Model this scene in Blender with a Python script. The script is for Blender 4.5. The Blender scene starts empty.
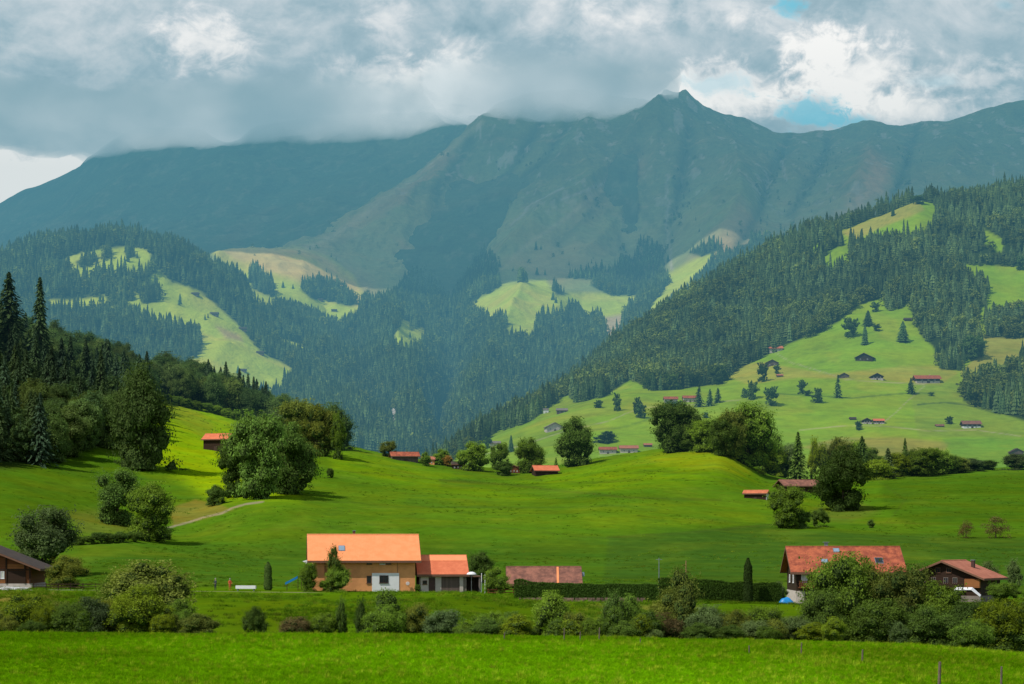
import bpy, math, random
import numpy as np
from mathutils import Vector, Matrix
R = math.radians
F = 1991.0          # focal length in picture widths of 1024
HOR = 540.0         # picture row of the horizon
CAMZ = 10.0
rng = np.random.default_rng(7)
random.seed(7)
scene = bpy.context.scene
COL = scene.collection

# ------------------------------------------------------------------ numeric helpers
def _hash(ix, iy, seed):
    n = (ix.astype(np.int64) * 374761393 + iy.astype(np.int64) * 668265263 + seed * 1274126177) & 0x7fffffff
    n = ((n ^ (n >> 13)) * 1274126177) & 0x7fffffff
    n = (n ^ (n >> 16)) & 0xffff
    return n / 32767.5 - 1.0
def vnoise(x, y, seed=0):
    ix = np.floor(x); iy = np.floor(y); fx = x - ix; fy = y - iy
    fx = fx*fx*fx*(fx*(fx*6-15)+10); fy = fy*fy*fy*(fy*(fy*6-15)+10)
    a = _hash(ix, iy, seed); b = _hash(ix+1, iy, seed); c = _hash(ix, iy+1, seed); d = _hash(ix+1, iy+1, seed)
    return (a*(1-fx)+b*fx)*(1-fy) + (c*(1-fx)+d*fx)*fy
def fbm(x, y, size, octv=4, seed=0, gain=0.5, ridged=False):
    x = np.asarray(x, float)/size; y = np.asarray(y, float)/size
    s = 0; a = 1.0; t = 0
    for o in range(octv):
        n = vnoise(x + 17.3*o, y - 9.1*o, seed+o)
        if ridged: n = 1 - 2*np.abs(n)
        s = s + a*n; t += a; a *= gain; x = x*2.03; y = y*2.03
    return s/t
def pchip(xk, yk, x, axis0=True):
    """monotone cubic; xk (K,), yk (K,...) ; x (N,)"""
    xk = np.asarray(xk, float); yk = np.asarray(yk, float)
    h = np.diff(xk); hs = h.reshape((-1,)+(1,)*(yk.ndim-1))
    d = np.diff(yk, axis=0)/hs
    m = np.zeros_like(yk)
    if len(xk) > 2:
        w1 = 2*hs[1:]+hs[:-1]; w2 = hs[1:]+2*hs[:-1]
        same = (d[1:]*d[:-1]) > 0
        with np.errstate(divide='ignore', invalid='ignore'):
            hm = (w1+w2)/(w1/d[:-1]+w2/d[1:])
        m[1:-1] = np.where(same, hm, 0)
    m[0] = d[0]; m[-1] = d[-1]
    x = np.clip(x, xk[0], xk[-1])
    i = np.clip(np.searchsorted(xk, x)-1, 0, len(xk)-2)
    t = (x-xk[i])/h[i]
    t = t.reshape((-1,)+(1,)*(yk.ndim-1)) if yk.ndim > 1 else t
    hh = h[i].reshape(t.shape)
    return (yk[i]*(2*t**3-3*t**2+1) + m[i]*hh*(t**3-2*t**2+t) + yk[i+1]*(-2*t**3+3*t**2) + m[i+1]*hh*(t**3-t**2))
def poly_sd(u, v, poly):
    """signed distance (positive inside) of points to a polygon"""
    P = np.asarray(poly, float); Q = np.roll(P, -1, axis=0)
    inside = np.zeros(u.shape, bool); dist = np.full(u.shape, 1e9)
    for (x1, y1), (x2, y2) in zip(P, Q):
        dx, dy = x2-x1, y2-y1
        t = np.clip(((u-x1)*dx+(v-y1)*dy)/(dx*dx+dy*dy+1e-9), 0, 1)
        dist = np.minimum(dist, (u-x1-t*dx)**2+(v-y1-t*dy)**2)
        c = ((y1 > v) != (y2 > v))
        with np.errstate(divide='ignore', invalid='ignore'):
            xi = (x2-x1)*(v-y1)/(y2-y1+1e-12)+x1
        inside ^= (c & (u < xi))
    d = np.sqrt(dist)
    return np.where(inside, d, -d)
def line_d(u, v, pts):
    d = np.full(np.shape(u), 1e9)
    for (x1, y1), (x2, y2) in zip(pts[:-1], pts[1:]):
        dx, dy = x2-x1, y2-y1
        t = np.clip(((u-x1)*dx+(v-y1)*dy)/(dx*dx+dy*dy+1e-9), 0, 1)
        d = np.minimum(d, (u-x1-t*dx)**2+(v-y1-t*dy)**2)
    return np.sqrt(d)
def smooth(a, b, x):
    t = np.clip((x-a)/(b-a), 0, 1); return t*t*(3-2*t)

# ------------------------------------------------------------------ the land forms: height fields over the map
class Land:
    def __init__(self, us, rows, disp=None, u0=-200, u1=1230):
        self.ug = np.arange(u0, u1+1, 4.0); self.Y = np.array([r[0] for r in rows], float)
        Z = []
        for Y, pts in rows:
            xs = [p[0] for p in pts]; vs = [p[1] for p in pts]
            v = pchip(xs, vs, self.ug) if len(xs) > 1 else np.full(self.ug.shape, vs[0])
            if len(xs) > 1:
                v = np.where(self.ug < xs[0], vs[0], np.where(self.ug > xs[-1], vs[-1], v))
            Z.append(CAMZ + (HOR-v)/F*Y)
        self.Z = np.array(Z); self.disp = disp
        self.Yf = np.unique(np.concatenate([np.geomspace(self.Y[0], self.Y[-1], 500)]))
        self.Zf = pchip(self.Y, self.Z, self.Yf)
    def z(self, x, y):
        x = np.asarray(x, float); y = np.asarray(y, float)
        yc = np.clip(y, self.Yf[0], self.Yf[-1]); u = np.clip(512+F*x/yc, self.ug[0], self.ug[-1]-1e-3)
        fu = (u-self.ug[0])/4.0; iu = np.clip(fu.astype(int), 0, len(self.ug)-2); tu = fu-iu
        fy = np.log(yc/self.Yf[0])/np.log(self.Yf[-1]/self.Yf[0])*(len(self.Yf)-1)
        iy = np.clip(fy.astype(int), 0, len(self.Yf)-2); ty = fy-iy
        Z = self.Zf
        z = (Z[iy, iu]*(1-tu)+Z[iy, iu+1]*tu)*(1-ty) + (Z[iy+1, iu]*(1-tu)+Z[iy+1, iu+1]*tu)*ty
        if self.disp is not None: z = z + self.disp(x, y, u, HOR-(z-CAMZ)*F/yc)
        return z
    def hit(self, u, v, y0=None, y1=None, last=False):
        Y = np.geomspace(y0 or self.Yf[0], y1 or self.Yf[-1], 1600)
        x = (u-512)/F*Y; z = self.z(x, Y); vv = HOR-(z-CAMZ)*F/Y
        k = np.where(vv <= v)[0]
        i = k[0] if len(k) else int(np.argmin(vv))
        return Vector((float(x[i]), float(Y[i]), float(z[i])))

def quad_mesh(name, verts, nr, nc):
    i = np.arange(nr-1)[:, None]*nc + np.arange(nc-1)[None, :]
    faces = np.stack([i, i+1, i+nc+1, i+nc], -1).reshape(-1, 4)
    return raw_mesh(name, verts, faces)
def raw_mesh(name, verts, faces, smooth_=True, mats=None):
    me = bpy.data.meshes.new(name)
    verts = np.asarray(verts, np.float32); faces = np.asarray(faces, np.int32)
    n = faces.shape[1]
    me.vertices.add(len(verts)); me.vertices.foreach_set('co', verts.ravel())
    me.loops.add(faces.size); me.loops.foreach_set('vertex_index', faces.ravel())
    me.polygons.add(len(faces)); me.polygons.foreach_set('loop_start', np.arange(0, faces.size, n, dtype=np.int32))
    me.polygons.foreach_set('loop_total', np.full(len(faces), n, np.int32))
    me.polygons.foreach_set('use_smooth', np.full(len(faces), smooth_, bool))
    if mats is not None: me.polygons.foreach_set('material_index', np.asarray(mats, np.int32))
    me.update(calc_edges=True); me.validate()
    return me
def link(name, me, mat=None, parent=None, **props):
    o = bpy.data.objects.new(name, me); COL.objects.link(o)
    if mat is not None and me is not None:
        for m in (mat if isinstance(mat, (list, tuple)) else [mat]): me.materials.append(m)
    if parent is not None: o.parent = parent
    for k, v in props.items(): o[k] = v
    return o
def thing(name, label, cat, loc=(0, 0, 0), rz=0.0, group=None):
    o = bpy.data.objects.new(name, None); COL.objects.link(o)
    o.location = loc; o.rotation_euler = (0, 0, rz); o['label'] = label; o['category'] = cat
    o.empty_display_size = 0.1
    if group: o['group'] = group
    return o

# ------------------------------------------------------------------ node helpers
def newmat(name):
    m = bpy.data.materials.new(name); m.use_nodes = True; m.node_tree.nodes.clear(); return m
class G:
    def __init__(s, nt): s.nt = nt
    def n(s, t, ins=None, **kw):
        nd = s.nt.nodes.new(t)
        for k, v in kw.items(): setattr(nd, k, v)
        for k, v in (ins or {}).items(): s.put(nd.inputs[k], v)
        return nd
    def put(s, sock, v):
        if isinstance(v, bpy.types.NodeSocket): s.nt.links.new(v, sock)
        elif isinstance(v, bpy.types.Node): s.nt.links.new(v.outputs[0], sock)
        else:
            if isinstance(v, (tuple, list)) and len(v) == 3 and sock.type == 'RGBA': v = (*v, 1)
            sock.default_value = v
    def m(s, op, a, b=0.0, c=0.0, clamp=False):
        nd = s.n('ShaderNodeMath', {0: a, 1: b, 2: c}, operation=op, use_clamp=clamp); return nd.outputs[0]
    def vm(s, op, a, b=(0, 0, 0)):
        return s.n('ShaderNodeVectorMath', {0: a, 1: b}, operation=op).outputs[0]
    def mix(s, f, a, b, bt='MIX', clamp=True):
        nd = s.n('ShaderNodeMix', data_type='RGBA', blend_type=bt, clamp_factor=clamp)
        s.put(nd.inputs[0], f); s.put(nd.inputs[6], a); s.put(nd.inputs[7], b); return nd.outputs[2]
    def noise(s, vec, scale, detail=3, rough=0.55, dist=0.0):
        return s.n('ShaderNodeTexNoise', {'Vector': vec, 'Scale': scale, 'Detail': detail, 'Roughness': rough, 'Distortion': dist}).outputs[0]
    def ramp(s, f, a, b, smoothstep=True):
        nd = s.n('ShaderNodeMapRange', {0: f, 1: a, 2: b, 3: 0.0, 4: 1.0}, interpolation_type='SMOOTHSTEP' if smoothstep else 'LINEAR'); return nd.outputs[0]
    def out(s, shader, sock='Surface', vol=None):
        o = s.n('ShaderNodeOutputMaterial'); s.put(o.inputs[sock], shader)
        if vol is not None: s.put(o.inputs['Volume'], vol)
def pbr(name, color, rough=0.8, var=0.15, scale=4.0, bump=0.0, bscale=20.0, metal=0.0, stretch=(1, 1, 1), spec=0.3):
    m = newmat(name); g = G(m.node_tree)
    tc = g.n('ShaderNodeTexCoord').outputs['Object']
    tc = g.vm('MULTIPLY', tc, stretch)
    nz = g.noise(tc, scale, 4)
    c = g.mix(g.ramp(nz, 0.25, 0.75), tuple(x*(1-var) for x in color), tuple(min(1, x*(1+var)) for x in color))
    nz2 = g.noise(tc, scale*0.13, 2)
    c = g.mix(g.m('MULTIPLY', g.ramp(nz2, 0.4, 0.7), var), c, tuple(x*0.6 for x in color))
    b = g.n('ShaderNodeBsdfPrincipled', {'Base Color': c, 'Roughness': rough, 'Metallic': metal, 'Specular IOR Level': spec})
    if bump:
        bp = g.n('ShaderNodeBump', {'Height': g.noise(tc, bscale, 3), 'Strength': bump, 'Distance': 0.05}); g.put(b.inputs['Normal'], bp.outputs[0])
    g.out(b); return m

# ground: painted land use carried as a colour attribute, broken up by procedural noise in metres
def ground_mat(name, fine, coarse, amp=0.25, bump=0.6, bdist=0.3, warm=(1.15, 0.95, 0.8), stretch=(1, 1, 1)):
    m = newmat(name); g = G(m.node_tree)
    pos = g.n('ShaderNodeNewGeometry').outputs['Position']
    ps = g.vm('MULTIPLY', pos, stretch)
    a = g.n('ShaderNodeAttribute', attribute_name='Col').outputs['Color']
    n1 = g.noise(ps, 1.0/fine, 8, 0.72); n2 = g.noise(pos, 1.0/coarse, 4, 0.6)
    k = g.m('ADD', 1.0, g.m('MULTIPLY', g.m('SUBTRACT', n1, 0.5), amp*3.0))
    k2 = g.m('ADD', k, g.m('MULTIPLY', g.m('SUBTRACT', n2, 0.5), amp*2.0))
    c = g.vm('SCALE', a); c.node.inputs['Scale'].default_value = 1.0
    sc = c.node; g.put(sc.inputs['Scale'], k2)
    n3 = g.noise(pos, 1.6/coarse, 3, 0.6)
    cw = g.vm('MULTIPLY', sc.outputs[0], warm)
    c = g.mix(g.ramp(n3, 0.35, 0.7), sc.outputs[0], cw)
    b = g.n('ShaderNodeBsdfPrincipled', {'Base Color': c, 'Roughness': 1.0, 'Specular IOR Level': 0.0})
    bp = g.n('ShaderNodeBump', {'Height': g.noise(ps, 0.7/fine, 5, 0.65), 'Strength': bump, 'Distance': bdist})
    g.put(b.inputs['Normal'], bp.outputs[0]); g.out(b); return m

def build_land(name, land, us, Ys, colfn, mat, **props):
    U, YY = np.meshgrid(us, Ys)
    X = (U-512)/F*YY; Z = land.z(X, YY)
    V = HOR-(Z-CAMZ)*F/YY
    me = quad_mesh(name, np.stack([X, YY, Z], -1).reshape(-1, 3), len(Ys), len(us))
    c = colfn(U.ravel(), V.ravel(), X.ravel(), YY.ravel())
    at = me.color_attributes.new('Col', 'FLOAT_COLOR', 'POINT')
    at.data.foreach_set('color', np.concatenate([np.clip(c, 0, 1), np.ones((len(c), 1))], 1).astype(np.float32).ravel())
    return link(name, me, mat, **props)
class Paint:
    def __init__(s, n, base): s.c = np.tile(np.array(base, float), (n, 1))
    def lay(s, w, col): w = np.clip(w, 0, 1)[:, None]; s.c = s.c*(1-w)+np.array(col)*w

# ================================================================== NEAR GROUND
def near_disp(x, y, u, v):
    a = np.clip((y-300)/500, 0, 1)
    d = fbm(x, y, 130, 4, 11)*3.4*a + fbm(x, y, 26, 3, 12)*(0.18+0.6*a) + fbm(x*0.6, y, 52, 3, 14)*1.1*a
    d = d + 0.10*a*np.sin((HOR-v)/F*y*5.2+3*fbm(x, y, 60, 2, 15))
    gap = np.exp(-((u-770)/14.0)**2)*smooth(600, 680, y)*0
    terr = np.exp(-(np.mod(v-2+2*fbm(x, y, 90, 2, 5), 9)-4.5)**2/1.2)
    return d - gap
NEAR = Land(None, [
    (3,   [(0, HOR+8*F/3)]),
    (40,  [(0, HOR+8*F/40)]),
    (110, [(-200, 684), (500, 684), (800, 688), (1024, 690), (1230, 692)]),
    (152, [(-200, 642), (0, 642), (400, 641), (600, 645), (800, 648), (1024, 658), (1230, 664)]),
    (166, [(-200, 634), (0, 635), (400, 637), (600, 640), (750, 642), (900, 646), (1024, 655), (1230, 662)]),
    (184, [(0, 645), (600, 650), (1024, 662), (1230, 668)]),
    (205, [(0, 633), (600, 637), (1024, 648), (1230, 655)]),
    (284, [(-200, 593), (0, 592), (200, 592), (300, 594), (460, 593), (520, 600), (660, 603), (790, 605), (1024, 606), (1230, 606)]),
    (300, [(-200, 589), (0, 588), (200, 589), (460, 593), (520, 595), (660, 597), (790, 605), (1024, 603), (1230, 603)]),
    (322, [(-200, 586), (0, 585), (500, 588), (800, 595), (1024, 597), (1230, 597)]),
    (400, [(-200, 556), (0, 560), (60, 559), (100, 557), (170, 559), (300, 568), (500, 567), (700, 566), (1024, 567), (1230, 567)]),
    (440, [(-200, 530), (0, 532), (60, 538), (120, 540), (180, 548), (300, 553), (500, 553), (700, 551), (850, 549), (1024, 551), (1230, 551)]),
    (500, [(-200, 480), (0, 495), (60, 505), (110, 514), (180, 523), (240, 512), (280, 508), (340, 515), (500, 520), (650, 522), (800, 529), (1024, 532), (1230, 532)]),
    (600, [(-200, 420), (0, 452), (60, 464), (110, 472), (160, 481), (210, 486), (260, 482), (320, 484), (420, 494), (520, 499), (640, 493), (750, 500), (840, 510), (900, 507), (1024, 505), (1230, 505)]),
    (700, [(-200, 370), (0, 405), (60, 420), (120, 434), (170, 444), (220, 455), (280, 460), (340, 465), (420, 477), (520, 486), (640, 473), (715, 468), (770, 489), (830, 490), (900, 486), (1024, 482), (1230, 482)]),
    (850, [(-200, 325), (0, 358), (60, 378), (120, 394), (150, 403), (200, 417), (250, 431), (300, 446), (340, 449), (380, 457), (430, 465), (480, 472), (520, 474), (560, 470), (600, 462), (640, 456), (680, 451), (720, 450), (745, 460), (770, 478), (800, 484), (830, 484), (870, 480), (900, 476), (940, 472), (980, 469), (1024, 469), (1230, 466)]),
    (960, [(-200, 305), (0, 338), (60, 358), (120, 374), (170, 389), (220, 403), (260, 417), (300, 436), (340, 456), (430, 485), (520, 495), (640, 476), (720, 470), (770, 492), (870, 495), (1024, 488), (1230, 485)]),
    (1120, [(-200, 300), (0, 345), (60, 370), (120, 395), (200, 425), (300, 465), (430, 505), (1024, 515), (1230, 515)]),
    (1320, [(-200, 380), (0, 420), (120, 450), (300, 505), (1230, 520)]),
], near_disp)

GR = (0.052, 0.170, 0.006)
def near_col(u, v, x, y):
    P = Paint(len(u), (0.062, 0.135, 0.003))
    w1 = fbm(x, y, 60, 4, 31); w2 = fbm(x, y, 14, 3, 32)
    uu = u + w1*6; vv = v + w1*3
    # foreground hay meadow: brighter and yellower
    P.lay(smooth(184, 168, y), (0.150, 0.300, 0.002))
    P.lay(smooth(168, 150, y)*smooth(0.1, 0.6, w2), (0.18, 0.31, 0.003))
    P.lay(smooth(700, 1000, u)*smooth(184, 172, y)*smooth(120, 160, y)*0.5, (0.16, 0.26, 0.02))
    # embankment below the houses
    P.lay(smooth(186, 200, y)*smooth(285, 270, y)*0.8, (0.060, 0.120, 0.003))
    P.lay(smooth(186, 200, y)*smooth(285, 270, y)*smooth(-6, 6, poly_sd(uu, vv, [(575, 598), (700, 600), (700, 620), (600, 622)]))*0.6, (0.14, 0.15, 0.03))
    P.lay(smooth(-5, 5, poly_sd(uu, vv, [(-50, 590), (60, 592), (40, 618), (-50, 625)]))*0.7, (0.19, 0.14, 0.04))
    # fields on the slope, cloud shade and sunlit tops painted into their greens
    far = smooth(300, 330, y)
    P.lay(far, (0.062, 0.142, 0.006))
    P.lay(far*smooth(-14, 14, poly_sd(uu, vv, [(-60, 548), (180, 548), (330, 540), (620, 538), (700, 536), (760, 535), (1200, 538), (1200, 600), (-60, 600)]))*0.8, (0.038, 0.098, 0.008))  # cloud shade over the lower slope laid on as dark green
    P.lay(far*smooth(-3, 3, poly_sd(u+w1*3, v+w1*2, [(608, 537), (700, 531), (760, 524), (800, 530), (1200, 545), (1200, 590), (600, 590), (606, 560)]))*0.75, (0.034, 0.084, 0.010))  # lower right field, darkened to paint in the cloud shadow
    P.lay(far*smooth(-5, 5, poly_sd(uu, vv, [(880, 478), (1200, 470), (1200, 530), (900, 522), (880, 500)]))*0.7, (0.040, 0.098, 0.005))
    P.lay(far*smooth(-7, 7, poly_sd(uu, vv, [(330, 446), (380, 455), (430, 470), (520, 480), (640, 452), (740, 446), (760, 480), (640, 484), (520, 500), (420, 488), (330, 470)]))*0.7, (0.112, 0.215, 0.004))
    P.lay(far*smooth(-3, 4, poly_sd(u+w1*4, v+w1*2, [(640, 458), (690, 450), (722, 446), (738, 456), (752, 470), (745, 476), (700, 468), (660, 466)]))*0.45, (0.21, 0.25, 0.006))  # sunlight on the knoll top painted as yellow-green
    P.lay(far*smooth(-2, 2.5, poly_sd(u, v+w1*2, [(440, 480), (475, 476), (520, 483), (600, 492), (640, 497), (560, 500), (480, 490), (440, 488)]))*0.5, (0.035, 0.11, 0.008))
    P.lay(far*smooth(-4, 4, poly_sd(uu, vv, [(560, 505), (760, 498), (860, 505), (760, 522), (600, 528)]))*0.5, (0.092, 0.175, 0.007))
    P.lay(far*smooth(-4, 4, poly_sd(uu, vv, [(300, 486), (420, 490), (560, 500), (560, 525), (300, 522)]))*0.4, (0.086, 0.165, 0.008))
    # mowing swaths, cattle paths and field edges
    for pts, wd_, a_ in (([(440, 480), (500, 484), (560, 491), (640, 498), (720, 500)], 1.2, .5), ([(455, 474), (520, 479), (580, 483), (640, 480)], .9, .35), ([(608, 537), (680, 533), (745, 527), (790, 524)], .9, .5), ([(330, 470), (420, 478), (480, 482)], .9, .35),
                     ([(300, 500), (400, 506), (520, 508), (640, 506)], .7, .3), ([(640, 470), (700, 474), (745, 482)], .8, .35), ([(250, 530), (380, 524), (500, 528), (607, 538)], .8, .3), ([(860, 522), (930, 524), (1030, 530)], .7, .35), ([(880, 482), (905, 500), (890, 520)], .8, .35), ([(20, 505), (70, 511), (110, 520)], .8, .3)):
        P.lay(far*np.exp(-(line_d(u, v+w2*1.2, pts)/wd_)**2)*a_, (0.05, 0.075, 0.012))
    sw = np.sin((x*0.35+y)*0.55+2*w1); P.lay(far*smooth(0.3, 1, sw)*0.13, (0.10, 0.19, 0.01)); P.lay(far*smooth(0.15, 0.55, fbm(x, y, 9, 3, 36))*0.28, (0.035, 0.09, 0.01)); P.lay(far*smooth(0.2, 0.6, fbm(x, y*0.6, 17, 3, 37))*0.22, (0.13, 0.20, 0.015))
    P.lay(far*smooth(-12, 12, poly_sd(uu, vv, [(-200, 440), (100, 450), (135, 480), (60, 530), (-200, 540)]))*0.5, (0.044, 0.105, 0.004))  # shade on the lower left slope painted as darker grass
    # left slope: hay strip with sunlight painted into its colour, brown patch, bare patches
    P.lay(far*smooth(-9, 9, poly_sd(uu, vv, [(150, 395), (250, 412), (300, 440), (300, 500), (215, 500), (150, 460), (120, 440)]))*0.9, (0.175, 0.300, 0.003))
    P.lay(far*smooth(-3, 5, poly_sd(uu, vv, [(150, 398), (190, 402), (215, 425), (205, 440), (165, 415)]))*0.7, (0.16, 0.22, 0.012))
    P.lay(far*smooth(-1.5, 1.5, poly_sd(u+w2*2, v+w2, [(170, 508), (195, 499), (222, 505), (232, 510), (205, 518), (172, 526)])), (0.135, 0.145, 0.022))
    P.lay(far*smooth(-5, 6, poly_sd(uu, vv, [(65, 512), (95, 508), (140, 525), (150, 533), (80, 535)]))*0.6, (0.12, 0.14, 0.02))
    P.lay(far*smooth(-4, 4, poly_sd(uu, vv, [(815, 508), (860, 502), (880, 512), (850, 520), (800, 520)]))*0.5, (0.11, 0.13, 0.02))
    # forest floor on the left hill
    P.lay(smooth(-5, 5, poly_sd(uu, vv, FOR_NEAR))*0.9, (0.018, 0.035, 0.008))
    # farm track
    P.lay(far*smooth(1.3, 0.5, line_d(u, v+w2*0.5, [(168, 528), (185, 523), (205, 517), (222, 513), (232, 508), (246, 504), (262, 502)])), (0.21, 0.20, 0.12))
    # house terrace lane
    lane = smooth(1.4, 0.8, np.abs(y-292))*smooth(330, 300, u)
    P.lay(lane*0.8, (0.17, 0.165, 0.15))
    # little terracettes (cattle steps) on the slopes
    st = np.sin(v*1.1+w1*7)*0.5+0.5
    P.lay(far*smooth(0.82, 1.0, st)*smooth(0.0, 0.5, w1)*0.28, (0.03, 0.08, 0.01))
    # stream-side litter under the hedgerow
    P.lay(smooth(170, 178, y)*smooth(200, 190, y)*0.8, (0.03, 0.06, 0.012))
    return P.c
FOR_NEAR = [(-120, 474), (-20, 470), (40, 466), (62, 464), (75, 450), (100, 446), (120, 452), (136, 448), (146, 425), (150, 396), (185, 404), (218, 412), (248, 417),
            (262, 426), (300, 440), (335, 450), (322, 436), (300, 380), (0, 200), (-150, 200)]
YN = np.unique(np.concatenate([np.geomspace(3, 100, 24), np.linspace(100, 330, 190), np.geomspace(330, 1320, 300)]))
meadow_mat = ground_mat('meadow_turf', 3.0, 30, 0.36, 0.5, 0.25, (1.25, 0.98, 0.8))
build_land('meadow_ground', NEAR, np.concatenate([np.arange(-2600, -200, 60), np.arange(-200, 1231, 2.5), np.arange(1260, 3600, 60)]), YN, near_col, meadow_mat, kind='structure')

# ================================================================== RIGHT HILLSIDE
def b_disp(x, y, u, v):
    a = smooth(1150, 1500, y)
    return (fbm(x, y, 260, 5, 21)*14 + fbm(x, y, 40, 3, 22)*1.6)*a
def R_(Y, s): return (Y, s)
HILL = Land(None, [
    (1080, [(0, 520)]),
    (1250, [(330, 520), (430, 505), (500, 500), (640, 492), (760, 490), (900, 485), (1230, 480)]),
    (1500, [(330, 515), (430, 485), (500, 462), (560, 452), (640, 452), (760, 446), (900, 447), (1024, 452), (1230, 452)]),
    (1900, [(330, 510), (430, 478), (480, 446), (500, 437), (560, 415), (640, 398), (700, 395), (780, 385), (860, 385), (940, 390), (1024, 388), (1230, 380)]),
    (2300, [(330, 510), (430, 475), (480, 442), (500, 430), (560, 398), (640, 368), (700, 352), (780, 330), (860, 310), (940, 303), (1024, 303), (1230, 290)]),
    (2700, [(330, 510), (400, 490), (430, 475), (480, 445), (520, 420), (560, 396), (590, 372), (620, 345), (680, 312), (720, 287), (760, 262), (800, 245), (850, 229), (880, 219), (905, 209), (922, 204), (940, 205), (970, 202), (1024, 194), (1230, 165)]),
    (2950, [(330, 520), (430, 490), (560, 420), (680, 335), (800, 270), (905, 235), (1024, 215), (1230, 180)]),
    (3300, [(330, 560), (560, 500), (800, 400), (1230, 330)]),
], b_disp)
FB1 = [(395, 500), (455, 460), (480, 444), (502, 430), (530, 423), (541, 413), (556, 403), (568, 394), (575, 403), (605, 396), (630, 380), (645, 386), (652, 391), (695, 387), (722, 384), (727, 376), (755, 360), (782, 347), (815, 334), (838, 322), (860, 305), (883, 298), (887, 311), (903, 309), (908, 300), (923, 338), (933, 347), (940, 370), (962, 371), (965, 355), (983, 358), (984, 345), (975, 332), (979, 318), (983, 310), (988, 292), (985, 281), (964, 276), (962, 265), (1100, 268), (1240, 268), (1240, 120), (300, 120), (300, 520)]
FB2 = [(984, 318), (1000, 312), (1024, 310), (1240, 305), (1240, 340), (1024, 338), (985, 338)]
FB3 = [(962, 388), (990, 376), (1010, 370), (1024, 362), (1240, 350), (1240, 430), (1024, 421), (985, 409), (962, 401)]
HB = [[(838, 232), (885, 214), (918, 200), (934, 204), (938, 222), (925, 236), (895, 238), (860, 240), (845, 245)], [(818, 262), (834, 250), (850, 243), (848, 266), (838, 272), (828, 268)],
      [(795, 262), (812, 248), (825, 238), (828, 246), (805, 262)],[(984, 230), (1004, 240), (1000, 252), (986, 244)]]
def hill_forest(u, v):
    s = np.maximum.reduce([poly_sd(u, v, FB1), poly_sd(u, v, FB2), poly_sd(u, v, FB3)])
    for h in HB: s = np.minimum(s, -poly_sd(u, v, h))
    return s
def hill_col(u, v, x, y):
    P = Paint(len(u), (0.175, 0.305, 0.014))
    w1 = fbm(x, y, 160, 4, 41); w2 = fbm(x, y, 40, 3, 42)
    uu = u+w1*4; vv = v+w1*2.5
    P.lay(smooth(0.0, 0.5, w1)*0.4, (0.23, 0.32, 0.018))
    yel = (0.30, 0.28, 0.045)
    for pl, a, c in (([(690, 368), (760, 362), (830, 374), (900, 366), (935, 366), (960, 372), (940, 385), (880, 380), (800, 378), (750, 384)], .75, yel),
                  ([(913, 366), (960, 375), (962, 400), (1024, 418), (1100, 425), (1100, 438), (918, 437), (912, 400)], .55, (0.17, 0.23, 0.03)),
                  ([(975, 333), (1100, 338), (1100, 360), (990, 366), (964, 380), (960, 372), (984, 350)], .85, (0.26, 0.25, 0.05)),
                  ([(840, 437), (900, 437), (950, 442), (940, 458), (850, 456), (800, 448)], .8, (0.25, 0.24, 0.045)),
                  ([(942, 438), (1100, 438), (1100, 470), (960, 470)], .5, (0.10, 0.25, 0.02)),
                  ([(560, 402), (640, 396), (680, 404), (640, 412), (560, 420), (530, 425)], .5, (0.17, 0.23, 0.02)),
                  ([(480, 438), (540, 420), (600, 420), (560, 445), (500, 455)], .4, (0.15, 0.22, 0.02)),
                  ([(838, 232), (885, 214), (918, 200), (925, 210), (890, 225), (855, 240)], .8, (0.30, 0.27, 0.06))):
        P.lay(smooth(-1.5, 2.0, poly_sd(u+w2*1.5, v+w2, pl))*a, c)
    P.lay(smooth(1.1, 0.5, line_d(u, v+w2, [(776, 393), (815, 396), (850, 398), (905, 393), (935, 393)]))*0.6, (0.05, 0.10, 0.02))
    for pts in ([(478, 456), (520, 446), (560, 433), (610, 420), (640, 408), (690, 405), (740, 400)], [(800, 430), (850, 425), (880, 426), (930, 431), (975, 430), (1020, 436)], [(880, 426), (905, 404), (925, 385)], [(776, 353), (790, 362), (845, 379), (880, 382), (925, 384)], [(600, 455), (640, 455), (665, 450)]):
        P.lay(np.exp(-(line_d(u+w2, v+w2*0.6, pts)/0.45)**2)*0.55, (0.36, 0.33, 0.22))
    P.lay(smooth(0.1, 0.5, fbm(x, y, 22, 3, 45))*0.25, (0.09, 0.16, 0.012)); P.lay(smooth(0.15, 0.5, fbm(x, y*0.5, 50, 4, 48))*0.35, (0.28, 0.32, 0.03))
    P.lay(smooth(1.3, 0.5, line_d(u, v+w2, [(918, 405), (945, 402), (965, 404), (1000, 414)]))*0.7, (0.04, 0.08, 0.02))
    P.lay(smooth(1.0, 0.4, line_d(u, v+w2, [(495, 452), (560, 432), (620, 428), (680, 410)]))*0.35, (0.05, 0.10, 0.02))
    st = np.sin(v*1.5+w1*6)*0.5+0.5
    P.lay(smooth(0.8, 1.0, st)*smooth(-0.1, 0.5, w2)*0.3, (0.06, 0.13, 0.02))
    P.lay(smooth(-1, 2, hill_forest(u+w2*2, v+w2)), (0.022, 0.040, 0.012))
    return P.c
hill_mat = ground_mat('hill_turf', 10, 90, 0.3, 0.6, 1.0, (1.15, 0.98, 0.9))
build_land('hillside', HILL, np.concatenate([np.arange(330, 1231, 2.0), np.arange(1240, 1900, 20)]), np.geomspace(1080, 3300, 360), hill_col, hill_mat, kind='structure')

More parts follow.
